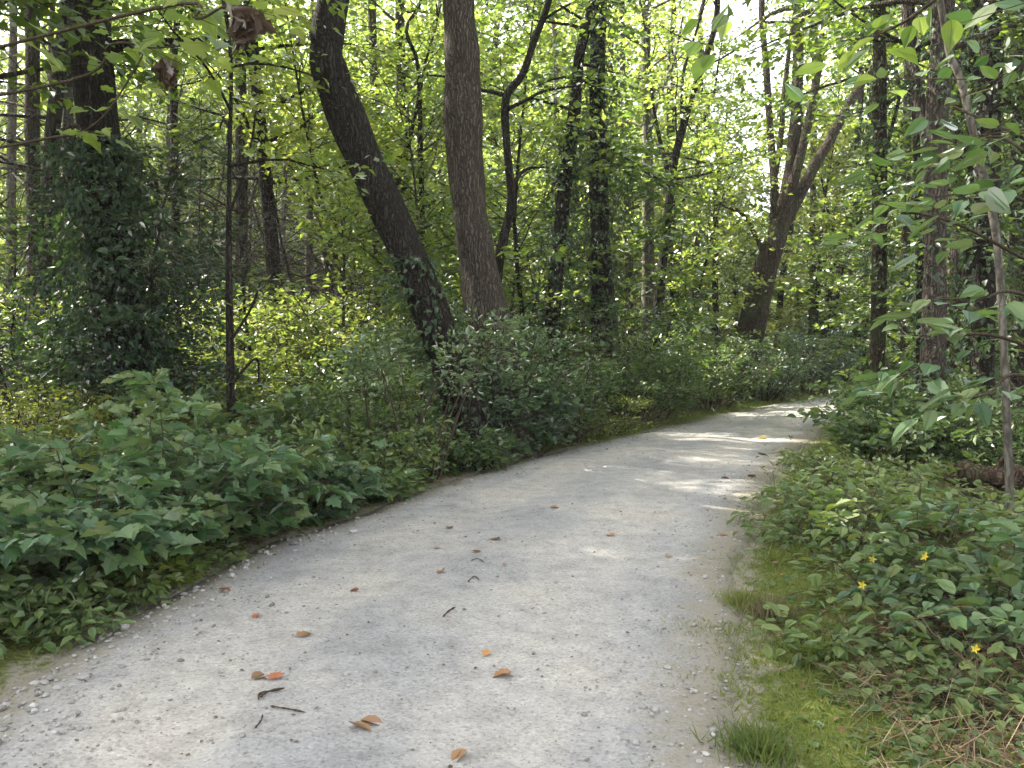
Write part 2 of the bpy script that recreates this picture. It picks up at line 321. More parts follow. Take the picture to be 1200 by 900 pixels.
def norm(a): return a/(np.linalg.norm(a, axis=-1, keepdims=True)+1e-9)
class Leaves:
    def __init__(s, tmpl): s.t = tmpl; s.P=[]; s.A=[]; s.N=[]; s.S=[]
    def add(s, P, A, N, S):
        s.P.append(np.atleast_2d(P)); s.A.append(np.atleast_2d(A)); s.N.append(np.atleast_2d(N)); s.S.append(np.atleast_1d(S))
    def count(s): return sum(len(p) for p in s.P)
    def build(s, name, mat, parent=None, origin=(0,0,0), carve=True, floor=None, offpath=False, maxn=None):
        if not s.P: return None
        P = np.concatenate(s.P); A = norm(np.concatenate(s.A)); N = np.concatenate(s.N); S = np.concatenate(s.S)
        keep = np.ones(len(P), bool)
        # keep clear of the lens and of the sun flecks
        keep &= np.linalg.norm(P-np.array([0,0,CH]), axis=1) > 1.3
        if carve:
            t = np.maximum(P[:,2]-.3,0)/SDIR[2]; gx_ = P[:,0]-SDIR[0]*t; gy_ = P[:,1]-SDIR[1]*t
            for (x,y,a,b) in FLECKS:
                keep &= ~((((gx_-x)/a)**2+((gy_-y)/b)**2 < 1) & (P[:,2] > 2.4))
            # the wood to the left stands open to the sun: broken light over a wide patch of its undergrowth
            keep &= ~((gx_ > -10.5) & (gx_ < -.8) & (gy_ > 10.8+.0*gx_) & (gy_ < 25) & (P[:,2] > 2.6) & (fbm(gx_*1.25+.4, gy_*1.25) > -.7))
        if floor is not None: keep &= P[:,2] > floor
        if offpath: keep &= path_sd(P[:,0],P[:,1]) > rng.uniform(-.32,-.02,len(P)) - .25*np.clip(P[:,2]-.3,0,.6)
        P, A, N, S = P[keep], A[keep], N[keep], S[keep]
        if len(P) == 0: return None
        N = norm(N - A*(N*A).sum(1,keepdims=True)); B = np.cross(N, A)
        V0, polys = s.t; k = len(V0)
        fl = rng.uniform(.3,1.9,len(P))                       # how far each leaf folds and droops
        V = P[:,None,:] + S[:,None,None]*(V0[None,:,0,None]*A[:,None,:] + V0[None,:,1,None]*B[:,None,:] + (V0[None,:,2,None]*fl[:,None,None])*N[:,None,:])
        V = V.reshape(-1,3) - np.array(origin)
        off = (np.arange(len(P))*k)[:,None,None]
        F_ = [(p[None]+off).reshape(-1,p.shape[1]) for p in polys]
        me = mesh_np(name, V, F_, mat, False)
        return link(name, me, parent)
class Tubes:
    def __init__(s): s.V=[]; s.F=[]; s.n=0
    def tube(s, pts, rad, sides=6, rough=0.0, seed=0, flare=0.0):
        P = np.array(pts, float); r = np.array(rad, float); K = len(P)
        T = norm(np.gradient(P, axis=0))
        ref = np.array([1.,0,0]) if abs(T[0][0]) < .8 else np.array([0,1.,0])
        U = norm(ref[None]-T*(T@ref)[:,None]); W = np.cross(T, U)
        a = np.linspace(0, 2*np.pi, sides, endpoint=False)
        rr = np.repeat(r[:,None], sides, 1)
        if rough:
            g = np.random.default_rng(seed); ph = g.uniform(0,6.28,8); z = np.arange(K)[:,None]*.7
            rr = rr*(1 + rough*(.5*np.sin(2*a[None]+ph[0]+z*.5)+.35*np.sin(3*a[None]+ph[1]-z*.8)+.3*np.sin(5*a[None]+ph[2]+z*.3)+.35*np.sin(z*1.7+ph[3])))
        V = P[:,None]+rr[...,None]*(np.cos(a)[None,:,None]*U[:,None]+np.sin(a)[None,:,None]*W[:,None])
        i = np.arange(K-1)[:,None]*sides; j = np.arange(sides)[None]; j2 = (j+1)%sides
        q = np.stack([i+j, i+j2, i+sides+j2, i+sides+j], -1).reshape(-1,4)+s.n
        s.V.append(V.reshape(-1,3)); s.F.append(q); s.n += K*sides
    def strips(s, A, B, ra, rb):
        """many thin straight 3-sided twigs at once"""
        A = np.atleast_2d(A); B = np.atleast_2d(B); n = len(A)
        if n == 0: return
        T = norm(B-A); ref = np.where(np.abs(T[:,2:3])<.9, np.array([[0,0,1.]]), np.array([[1.,0,0]]))
        U = norm(np.cross(T, ref)); W = np.cross(T, U)
        ang = np.array([0,2.094,4.189])
        ring = np.cos(ang)[None,:,None]*U[:,None]+np.sin(ang)[None,:,None]*W[:,None]
        ra = np.broadcast_to(ra,(n,))[:,None,None]; rb = np.broadcast_to(rb,(n,))[:,None,None]
        V = np.concatenate([A[:,None]+ring*ra, B[:,None]+ring*rb], 1).reshape(-1,3)
        q0 = np.array([[0,1,4,3],[1,2,5,4],[2,0,3,5]])
        q = (q0[None]+(np.arange(n)*6)[:,None,None]).reshape(-1,4)+s.n
        s.V.append(V); s.F.append(q); s.n += len(V)
    def build(s, name, mat, parent=None, origin=(0,0,0), smooth=True):
        if not s.V: return None
        me = mesh_np(name, np.concatenate(s.V)-np.array(origin), [np.concatenate(s.F)], mat, smooth)
        return link(name, me, parent)

def sprays(lv, O, D, L, n, size, spread=.45, tilt=.35, droop=.25, tw=None, twr=.004, flat=.8, g=rng):
    """flat fans of leaves: O,D (k,3), L (k,)"""
    k = len(O); D = norm(D)
    Bv = norm(np.cross(D, np.array([0,0,1.])+g.normal(0,.12,(k,3))))
    for j in range(n):
        t = (j+g.uniform(.2,1,k))/n; s = 1 if j%2 else -1
        lat = g.uniform(.1,1,k)*spread*L*np.clip(1.15-t,.15,1)
        p = O + D*(L*t)[:,None] + Bv*(s*lat)[:,None]; p[:,2] -= droop*L*t*t + .15*lat
        p += g.normal(0,.02,(k,3))
        a = D*(.35+.5*t)[:,None] + Bv*(s*(.9-.5*t))[:,None] + g.normal(0,.28,(k,3)); a[:,2] -= .18*flat
        nn = np.array([0,0,1.])*flat + g.normal(0,tilt,(k,3))
        lv.add(p, a, nn, size*g.uniform(.45,1.3,k))
    if tw is not None:
        E = O+D*(L*.55)[:,None]; E[:,2] -= droop*L*.3; E2 = O+D*L[:,None]; E2[:,2] -= droop*L
        tw.strips(O, E, twr, twr*.7); tw.strips(E, E2, twr*.7, twr*.3)

def curve(p0, d0, L, up, n=6, wob=.12, g=rng):
    """a bending limb"""
    P = [np.array(p0,float)]; d = norm(np.array(d0,float)); st = L/(n-1)
    for i in range(n-1):
        d = norm(d + np.array([0,0,up/(n-1)]) + g.normal(0,wob,3)); P.append(P[-1]+d*st)
    return np.array(P)

# ------------------------------------------------------------------ setting: ground and path
def grid_axis(lo, hi, fine_lo, fine_hi, st):
    a = list(np.arange(fine_lo, fine_hi, st)); q = fine_hi; s = st
    while q < hi: a.append(q); s *= 1.35; q += s
    a.append(hi); q = fine_lo; s = st
    while q > lo: s *= 1.35; q -= s; a.insert(0, max(q, lo))
    return np.unique(np.array(a))
xs = grid_axis(-220, 220, -9, 16, .14); ys = grid_axis(-60, 320, -2, 30, .14)
X, Y = np.meshgrid(xs, ys); sd = path_sd(X.ravel(), Y.ravel()); Z = terr(X.ravel(), Y.ravel(), sd)
Z = np.where(np.hypot(X.ravel(),Y.ravel())>60, .05, Z)
nx, ny = len(xs), len(ys); i = np.arange(ny-1)[:,None]*nx; j = np.arange(nx-1)[None]
q = np.stack([i+j, i+j+1, i+nx+j+1, i+nx+j], -1).reshape(-1,4)
gme = mesh_np('ground', np.stack([X.ravel(),Y.ravel(),Z],1), [q], M['ground'], True)
ga = gme.attributes.new('moss','FLOAT','POINT'); ga.data.foreach_set('value', (np.clip(1.1-sd/1.0,0,1)*np.where(X.ravel()>.1*Y.ravel(),1,.45)).astype(np.float32))
ga = gme.attributes.new('rim','FLOAT','POINT'); ga.data.foreach_set('value', np.clip(1.0-(sd+.05)/.55,0,1.3).astype(np.float32))
tag(link('ground', gme), 'brown leaf litter and soil of the forest floor', 'ground', kind='structure')
K = 22; tt = np.linspace(0,1,K)
V = LP[:,None]*(1-tt)[None,:,None]+RP[:,None]*tt[None,:,None]
cx = np.sin(tt*np.pi)
zz = .004+.035*cx[None]**.6 + .010*fbm(V[...,0]*2.2,V[...,1]*2.2) - .018*(np.exp(-((tt-.3)/.1)**2)+np.exp(-((tt-.72)/.1)**2))[None]
zz[:,0] = -.006; zz[:,-1] = -.006
dr_ = norm(LP-RP)*.03
V = np.concatenate([(LP+dr_)[:,None], V, (RP-dr_)[:,None]],1); zz = np.concatenate([np.full((len(LP),1),-.09), zz, np.full((len(LP),1),-.09)],1); K += 2; tt = np.r_[0,tt,1]
V3 = np.concatenate([V, zz[...,None]],2).reshape(-1,3)
i = np.arange(len(LP)-1)[:,None]*K; j = np.arange(K-1)[None]
q = np.stack([i+j, i+j+1, i+K+j+1, i+K+j], -1).reshape(-1,4)
me = mesh_np('path', V3, [q], M['path'], True)
wd = np.linalg.norm(LP-RP,axis=1)[:,None]; ed = np.minimum(tt[None]*wd, (1-tt)[None]*wd)
edge = np.clip(1-ed/.55,0,1); edge[:, tt>.5] = np.clip(1-ed[:, tt>.5]/.75,0,1)
at_ = me.attributes.new('edge','FLOAT','POINT'); at_.data.foreach_set('value', edge.ravel().astype(np.float32))
trk = (np.exp(-((tt-.28)/.09)**2)+np.exp(-((tt-.70)/.10)**2))[None]*np.ones((len(LP),1))
at2 = me.attributes.new('track','FLOAT','POINT'); at2.data.foreach_set('value', trk.ravel().astype(np.float32))
path = tag(link('path', me), 'pale grey gravel footpath curving right into the wood', 'path', kind='structure')
def pz(x, y):
    """height of the walking surface"""
    ii = np.argmin((LP[:,0]-x)**2+(LP[:,1]-y)**2)
    v = V3.reshape(len(LP),K,3).reshape(-1,3); k = np.argmin((v[:,0]-x)**2+(v[:,1]-y)**2); return float(v[k,2])

# ------------------------------------------------------------------ trees
def smooth_line(pts, n):
    P = np.array(pts, float); out = []
    for i in range(len(P)-1):
        p0 = P[max(i-1,0)]; p1 = P[i]; p2 = P[i+1]; p3 = P[min(i+2,len(P)-1)]
        for s in np.linspace(0,1,n,endpoint=False):
            out.append(.5*((2*p1)+(-p0+p2)*s+(2*p0-5*p1+4*p2-p3)*s*s+(-p0+3*p1-3*p2+p3)*s**3))
    out.append(P[-1]); return np.array(out)
def crown_on(tb, lv, spine, z0, R0, nl, spr, size, g, rb=.05, n=14, tw=True, shape='round', flat=.6):
    """limbs with leaf fans along a trunk line above height z0"""
    zt = spine[-1][2]
    for i in range(nl):
        f = (i+g.uniform(.1,.9))/nl; z = z0+(zt-z0)*f
        c = np.array([np.interp(z, spine[:,2], spine[:,k]) for k in range(2)]+[z])
        az = i*2.4+g.uniform(-.5,.5)
        prof = (1-.75*f**1.6) if shape == 'round' else (1-.35*f)
        L = R0*prof*g.uniform(.7,1.15); el = g.uniform(.05,.5)+.6*f
        d = np.array([math.cos(az)*math.cos(el), math.sin(az)*math.cos(el), math.sin(el)])
        C = curve(c, d, L, g.uniform(-.35,.25), 6, .13, g)
        r0 = rb*(1-.6*f); tb.tube(C, np.linspace(r0,.008,6), 5)
        m = max(2,int(spr*prof)); t = g.uniform(.22,1,m)**.8*5
        ib = np.minimum(t.astype(int),4); fr = (t-ib)[:,None]
        O = C[ib]*(1-fr)+C[ib+1]*fr; D = norm(C[ib+1]-C[ib])
        s = g.choice([-1,1],m)*g.uniform(.3,1.3,m); ca, sa = np.cos(s), np.sin(s)
        D2 = np.stack([D[:,0]*ca-D[:,1]*sa, D[:,0]*sa+D[:,1]*ca, D[:,2]*.4+g.normal(0,.25,m)],1)
        O = O + g.normal(0,.10,(m,3))
        sprays(lv, O, D2, g.uniform(.5,1.15,m), n, size, .5, .5, .22, tb if tw else None, .005, flat, g)

def make_tree(px, d, label, height=15, mat='bark', leaf='canopy', z0=5.5, R0=2.6, nl=16, spr=9, size=.12, ivy=0, stems=None,
              group='trees in the wood', tmpl=T_FAR, name='tree', lean=None, dd=0.0, ivyz=(0,6), ivyr=.5, sides=14, branch=None, seed=0, n=14, flare=1.25, ivysize=.075):
    """px: (u, v, width in px) up the trunk as the photo shows it, at distance d; grown on to its real height above the picture"""
    g = np.random.default_rng(abs(seed+int(px[0][0])*7+int(d*13)))
    pts, rad = [], []
    for k, (u, v, wpx) in enumerate(px):
        p = at(u, v, d + dd*k/(len(px)-1)); pts.append(p); rad.append(wpx/F*d/2)
    b = pts[0].copy(); b0 = np.array([b[0], b[1], tz(b[0],b[1])-.08])
    if b[2] > b0[2]+.15:
        dr = pts[0]-pts[1]; dr /= max(abs(dr[2]),.1); k = (b[2]-b0[2]); b0[:2] = b[:2]+dr[:2]*k*.5; b0[2] = tz(b0[0],b0[1])-.08
        pts.insert(0,b0); rad.insert(0, rad[0]*flare)
    else: pts[0] = b0
    top = pts[-1]
    if top[2] < height-1:
        dr = norm(pts[-1]-pts[-2]); dr = norm(dr*np.array([.5,.5,1])+np.array([0,0,.6]))
        m = 4
        for k in range(1,m+1):
            f = k/m; pts.append(top + dr*(height-top[2])*f + np.r_[g.normal(0,.18,2),0]); rad.append(max(rad[-k if k<1 else -1]*.0+rad[len(rad)-k]*(1-.78*f), .02))
    P = smooth_line(pts, 6); rr = np.interp(np.linspace(0,len(pts)-1,len(P)), np.arange(len(pts)), rad)
    base = np.array([pts[0][0],pts[0][1],tz(pts[0][0],pts[0][1])])
    e = empty(name, base, label, 'tree', group)
    tb = Tubes(); lv = Leaves(tmpl)
    tb.tube(P, rr, sides, .10, seed+3)
    for st in (stems or []):                      # further stems or boughs drawn in the photo
        q = [at(u,v,d+o) for u,v,wd,o in st]; r = [wd/F*d/2 for u,v,wd,o in st]
        if q[-1][2] < height-3 and r[-1] > .03:
            dr = norm(q[-1]-q[-2])*np.array([.8,.8,1]); tl = q[-1]
            for k in (1,2,3): q.append(tl+norm(dr)*(height-tl[2])*.28*k+np.r_[g.normal(0,.15,2),0]); r.append(r[-1]*.62)
            S = smooth_line(q,5); crown_on(tb, lv, S, max(z0-.5, S[0][2]), R0*.7, nl//2, spr, size, g, r[0]*.4, n)
        else: S = smooth_line(q,5)
        tb.tube(S, np.interp(np.linspace(0,len(q)-1,len(S)), np.arange(len(q)), r), 8, .06, seed+9)
        if r[-1] <= .03:
            m = 6; O = np.repeat(S[-1:],m,0); D = g.normal(0,1,(m,3))*np.array([1,1,.3]); sprays(lv,O,D,g.uniform(.4,.8,m),10,size,tw=tb,g=g)
    crown_on(tb, lv, P, z0, R0, int(nl*1.3), int(spr*1.5), size*1.1, g, max(.02,rr.max()*.22), n, flat=.55)
    tb.build('trunk', M[mat], e, base)
    lv.build('crown', M[leaf], e, base)
    if ivy:
        iv = Leaves(T_IVY); it = Tubes(); zs = g.uniform(*ivyz, ivy)
        cs = np.stack([np.interp(zs,P[:,2],P[:,k]) for k in range(2)],1); tr = np.interp(zs,P[:,2],rr)
        az = g.uniform(0,6.283,ivy); env = np.sin(np.clip((zs-ivyz[0])/(ivyz[1]-ivyz[0]),0,1)*np.pi)**.6
        lump = 1+.5*np.sin(zs*3+az*2)+.3*np.sin(zs*7-az*3)
        ro = tr + .03 + np.abs(g.normal(0,1,ivy))*ivyr*.45*env*np.clip(lump,.1,2)
        pos = np.stack([cs[:,0]+np.cos(az)*ro, cs[:,1]+np.sin(az)*ro, zs],1)
        out = np.stack([np.cos(az),np.sin(az),np.zeros(ivy)],1)
        iv.add(pos, out*.5+np.array([0,0,-.75])+g.normal(0,.35,(ivy,3)), out*.7+np.array([0,0,.6])+g.normal(0,.4,(ivy,3)), ivysize*g.uniform(.6,1.4,ivy))
        m = ivy//40; w_ = g.integers(0,ivy,m)
        iv2 = iv; sprays(iv2, np.stack([cs[w_,0],cs[w_,1],zs[w_]],1)+out[w_]*tr[w_][:,None], out[w_]+g.normal(0,.2,(m,3)), ivyr*env[w_]*g.uniform(.6,1.6,m)+.1, 12, ivysize*1.1, .5, .4, .35, it, .004, .6, g)
        iv.build('ivy', M['ivy'] if leaf != 'ivygreen' else M['canopy_dark'], e, base, carve=False)
    return e

G1 = 'trees beside the path'
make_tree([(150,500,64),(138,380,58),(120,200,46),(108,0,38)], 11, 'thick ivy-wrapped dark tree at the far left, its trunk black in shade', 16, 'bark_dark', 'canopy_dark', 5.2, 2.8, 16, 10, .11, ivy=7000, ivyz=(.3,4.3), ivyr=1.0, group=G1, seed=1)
make_tree([(552,500,48),(532,440,46),(482,310,44),(424,180,41),(388,90,42),(384,45,38),(394,-40,34)], 10, 'dark leaning tree whose trunk bends left over the shrubs', 16, 'bark_dark', 'canopy', 5.8, 2.8, 16, 9, .11, group=G1, seed=2, sides=18, ivy=500, ivyz=(.5,2.6), ivyr=.25)
make_tree([(592,470,58),(578,410,52),(561,310,45),(549,240,40),(543,150,43),(541,60,40),(538,-30,37)], 11, 'stout upright grey-brown trunk just right of the leaning tree', 17, 'bark', 'canopy', 6.4, 3.0, 16, 9, .11, group=G1, seed=3, sides=18)
make_tree([(582,330,12),(590,280,11),(599,235,10),(594,170,9),(593,115,9),(612,88,9),(625,50,8),(645,-10,7)], 13, 'slender forked tree right of the upright trunk, one arm reaching left', 11, 'bark_dark', 'canopy', 6.5, 1.8, 12, 8, .11, group=G1, seed=4,
          stems=[[(593,112,6,0),(578,108,5,.1),(560,104,4,.2),(535,92,3,.3),(500,88,2,.5)],[(594,128,5,0),(615,118,4,-.2),(640,106,3,-.3),(680,100,2,-.4)],[(599,235,6,0),(604,212,5,.2),(618,198,4,.4),(640,196,2,.6)]])
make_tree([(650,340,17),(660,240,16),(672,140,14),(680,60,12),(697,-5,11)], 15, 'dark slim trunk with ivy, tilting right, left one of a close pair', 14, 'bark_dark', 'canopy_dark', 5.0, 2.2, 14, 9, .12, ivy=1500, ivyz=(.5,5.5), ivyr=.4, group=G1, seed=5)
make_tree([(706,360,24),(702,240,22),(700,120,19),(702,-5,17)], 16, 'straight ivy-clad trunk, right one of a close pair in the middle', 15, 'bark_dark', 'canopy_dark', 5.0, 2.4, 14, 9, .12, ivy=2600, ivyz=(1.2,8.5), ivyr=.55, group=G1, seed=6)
make_tree([(760,350,15),(759,200,13),(757,60,11),(757,-20,10)], 20, 'pale straight trunk in the middle of the wood, behind the ivy pair', 17, 'bark_pale', 'canopy', 6.0, 2.6, 14, 8, .13, group=G1, seed=7,
          stems=[[(760,160,6,0),(770,120,5,.3),(790,70,4,.5),(800,20,2,.6)]])
make_tree([(738,330,9),(734,200,8),(730,80,7),(729,-10,6)], 24, 'thin grey trunk between the ivy-clad tree and the pale trunk', 15, 'bark', 'canopy', 5.0, 2.2, 12, 8, .13, group=G1, seed=8)
make_tree([(772,350,12),(782,260,11),(790,190,9),(812,110,8),(838,30,7)], 19, 'slim tree leaning right over the path bend', 13, 'bark_dark', 'canopy', 5.0, 2.4, 12, 9, .13, group=G1, seed=9,
          stems=[[(786,215,6,0),(770,150,5,.2),(764,110,4,.3)],[(800,150,5,0),(800,90,4,-.2),(815,40,3,-.3)]])
make_tree([(838,350,7),(839,250,6),(840,170,5)], 25, 'very thin dark pole of a tree near the bright sky gap', 11, 'bark_dark', 'canopy', 6.5, 1.5, 10, 6, .13, group=G1, seed=10)
make_tree([(880,392,31),(893,330,28),(908,285,26),(920,240,19),(926,205,15),(934,120,13),(936,40,12),(938,-10,11)], 22.3, 'big brown multi-stemmed tree fanning upward at the bend', 15, 'bark_brown', 'canopy', 10.0, 2.4, 9, 6, .12, group=G1, seed=11,
          stems=[[(905,285,14,0),(908,230,10,.2),(903,160,9,.3),(898,80,8,.4),(893,0,7,.5)],
                 [(915,255,14,0),(932,205,12,-.2),(948,140,10,-.3),(962,60,9,-.4),(970,0,8,-.4)],
                 [(912,275,16,0),(945,212,14,.2),(972,165,12,.3),(1002,110,10,.4),(1030,70,8,.5)],
                 [(910,265,9,0),(906,225,7,-.2),(914,170,7,-.3),(920,100,6,-.3)],
                 [(896,300,7,0),(880,265,5,.3),(865,247,4,.4),(845,240,3,.5)]])
make_tree([(975,350,15),(985,300,14),(1003,250,12),(1008,205,9),(1005,170,7),(1010,90,6)], 27, 'crooked slim tree of two stems right of the big multi-stemmed tree', 12, 'bark_dark', 'canopy_dark', 5.0, 2.0, 12, 9, .12, group=G1, seed=12,
          stems=[[(990,290,9,0),(1012,240,8,.2),(1022,185,6,.3),(1030,150,5,.3)],[(983,305,5,0),(975,270,4,-.2),(962,205,2,-.2)]])
make_tree([(1028,450,18),(1030,300,16),(1031,150,15),(1031,-10,14)], 13, 'straight brown trunk alone on the right of the path', 15, 'bark_brown', 'canopy_dark', 5.0, 2.3, 14, 10, .11, group=G1, seed=13, ivy=650, ivyz=(2.4,7), ivyr=.35,
          stems=[[(1031,190,6,0),(1045,150,5,.2),(1055,110,4,.3)]])
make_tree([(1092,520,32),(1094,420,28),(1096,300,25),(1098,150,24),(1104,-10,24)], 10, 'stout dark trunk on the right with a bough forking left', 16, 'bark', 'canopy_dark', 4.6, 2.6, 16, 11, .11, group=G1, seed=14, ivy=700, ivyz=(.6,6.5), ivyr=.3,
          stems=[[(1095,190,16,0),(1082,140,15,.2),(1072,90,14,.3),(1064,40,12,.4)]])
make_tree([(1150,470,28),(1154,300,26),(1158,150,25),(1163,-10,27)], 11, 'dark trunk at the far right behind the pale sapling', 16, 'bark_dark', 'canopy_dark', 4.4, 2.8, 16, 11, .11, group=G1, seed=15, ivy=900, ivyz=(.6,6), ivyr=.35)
make_tree([(1182,545,9),(1172,330,8.5),(1163,250,8.5),(1146,180,8.5),(1126,95,8),(1108,40,7)], 6.2, 'pale smooth curved sapling at the right edge', 8, 'bark_pale', 'canopy_dark', 4.4, 1.5, 10, 9, .10, group=G1, seed=16, name='sapling')
make_tree([(273,530,12),(270,430,9),(268,300,7),(269,180,5),(270,60,4)], 9, 'thin dark sapling rising beside the ivy-wrapped tree', 8, 'bark_dark', 'canopy', 3.4, 1.5, 12, 7, .10, group=G1, seed=17, name='sapling',
          stems=[[(270,400,4,0),(295,360,3,.2),(305,330,2,.3)],[(272,450,4,0),(300,420,3,.3),(303,450,2,.4)],[(269,250,4,0),(290,190,3,.3),(300,130,2,.3)]])
G2 = 'trees standing further back in the wood'
back = [([(283,345,13),(283,200,14),(281,50,13)],18,'dim trunk behind the thin dark sapling','bark',15),
        ([(40,400,16),(38,150,16),(36,0,15)],17,'trunk against the bright sky in the top left corner','bark',16),
        ([(12,400,10),(14,150,10),(15,0,9)],21,'slender trunk at the left margin of the picture','bark_pale',15),
        ([(442,330,11),(441,170,11),(436,0,10)],20,'mid-grey trunk seen between the leaning tree and the upright trunk','bark',16),
        ([(496,300,6),(493,180,6),(490,80,5)],17,'pole-thin tree close left of the upright trunk','bark_dark',10),
        ([(458,260,5),(474,190,5),(492,110,4)],17.6,'thin stem slanting right left of the upright trunk','bark_dark',9),
        ([(335,200,6),(343,120,6),(350,40,5)],26,'pale pole leaning slightly in the bright gap left of the leaning tree','bark_pale',13),
        ([(362,300,8),(364,150,8),(366,20,7)],23,'straight trunk just left of the leaning tree','bark',15),
        ([(815,350,8),(818,200,8),(822,60,7)],27,'narrow trunk left of the bright sky gap','bark',15),
        ([(655,330,7),(652,180,7),(650,40,6)],25,'faint trunk behind the slender forked tree','bark_pale',15),
        ([(790,345,10),(787,250,10),(786,120,9)],24,'dark trunk behind the slim tree that leans right','bark_dark',14),
        ([(952,345,8),(953,200,8),(955,60,7)],28,'far trunk seen through the stems of the multi-stemmed tree','bark',15),
        ([(1060,420,10),(1062,250,10),(1064,60,9)],17,'slim trunk between the lone brown trunk and the stout dark one','bark',14),
        ([(1122,440,16),(1124,250,16),(1128,20,16)],14,'grey trunk between the two thick trunks on the right','bark',15),
        ([(1078,450,9),(1076,250,8),(1070,40,8)],12.5,'slim dark trunk directly left of the stout dark trunk','bark_dark',13),
        ([(1136,470,11),(1138,250,10),(1142,20,10)],12,'slim dark trunk directly left of the dark far-right trunk','bark_dark',14),
        ([(1112,450,8),(1116,250,8),(1113,20,7)],15,'thin upright stem directly right of the stout dark trunk','bark',13),
        ([(1196,430,20),(1194,250,20),(1192,0,20)],13,'trunk cut by the right border of the picture','bark',15),
        ([(210,400,9),(206,250,9),(204,60,8)],19,'thin trunk just right of the ivy-wrapped tree','bark_dark',14),
        ([(70,380,8),(66,250,8),(60,60,7)],23,'far slim trunk left of the ivy-wrapped tree','bark',14),
        ([(520,300,6),(516,200,6),(512,60,6)],28,'far pale trunk hugging the left side of the upright trunk','bark_pale',15),
        ([(862,340,6),(858,270,6),(852,180,5)],33,'distant thin trunk under the bright sky gap','bark',9),
        ([(915,345,7),(921,300,7),(930,250,6)],30,'distant dark stem right of the multi-stemmed trunk','bark_dark',13)]
for i_, (px, d, lb, mt, h) in enumerate(back):
    while path_sd(gx(px[0][0],d),d)[0] < .5: d += .8
    make_tree(px, d, lb, h, mt, 'canopy' if px[0][0] < 900 else 'canopy_dark', 5.6 if px[0][0] > 1050 and d < 18 else 3.6 if i_%3 else 2.6, 2.6, 15, 8, .14, group=G2, seed=40+i_, sides=8, n=12)

G5 = 'tall trees added at the left so that their crowns shade the path'  # trees added here so that their dense crowns keep the sun off the path
shade = [(-6.5,7.5,15,2.8,'tall added shade tree just outside the left border, nearest the viewer'),(-9.5,9.5,17,3.2,'tall added shade tree outside the left border behind the nearest one'),(-10.2,12.5,17,3.0,'tall added shade tree at the left border level with the thin dark sapling'),
         (-12,13,18,3.4,'tall added shade tree well left of the picture beside the ivy-wrapped tree'),(-10,17,18,3.2,'tall added shade tree at the left border behind the ivy-wrapped tree'),(-15,18,19,3.5,'far tall added shade tree outside the left border'),
         (-5.0,17.5,17,2.8,'tall straight added shade tree behind the ivy-wrapped tree and the thin sapling'),(-8.5,4.5,14,2.8,'tall added shade tree left of the viewer'),(-13,8,17,3.2,'tall added shade tree far left of the viewer'),(-2.6,20,17,2.6,'tall straight added shade tree right behind the leaning trunk, deep in the wood'),(-12,22,19,3.2,'tall added shade tree deep in the wood at the left'),(-7.6,10.2,16,3.0,'tall added shade tree outside the left border in front of the thin dark sapling'),(-11.5,11,18,3.2,'tall added shade tree outside the left border, third row'),(-6.5,13.5,15,2.7,'tall added shade tree whose crown stands over the ivy-wrapped tree and the thin sapling'),(-8,7,16,3.0,'tall added shade tree outside the left border, second from the viewer'),(-7.0,5.0,12,2.6,'tall added shade tree outside the left border, level with the closest bush'),(-5.4,5.6,14,3.0,'tall added shade tree outside the left border above the broad-leaved bushes'),(-11.8,15.2,18,3.2,'tall added shade tree behind the left border, beside the evergreens')]
for i_, (x, y, h, r0, lb) in enumerate(shade):
    g = np.random.default_rng(1200+i_); b = np.array([x,y,tz(x,y)]); e = empty('tree', b, lb, 'tree', G5); tb = Tubes(); lv = Leaves(T_FAR)
    sp_ = curve(b-np.array([0,0,.1]), (g.normal(0,.05),g.normal(0,.05),1), h, .2, 10, .04, g); tb.tube(sp_, np.linspace(.2,.03,10), 10, .08, i_)
    crown_on(tb, lv, sp_, 4.6 if x != -6.5 or y < 13 else 7.2, r0, 36, 18, .175, g, .05, 15, flat=.8)
    tb.build('trunk', M['bark' if i_%2 else 'bark_dark'], e, b); lv.build('crown', M['canopy_dark' if i_%3 else 'canopy'], e, b)

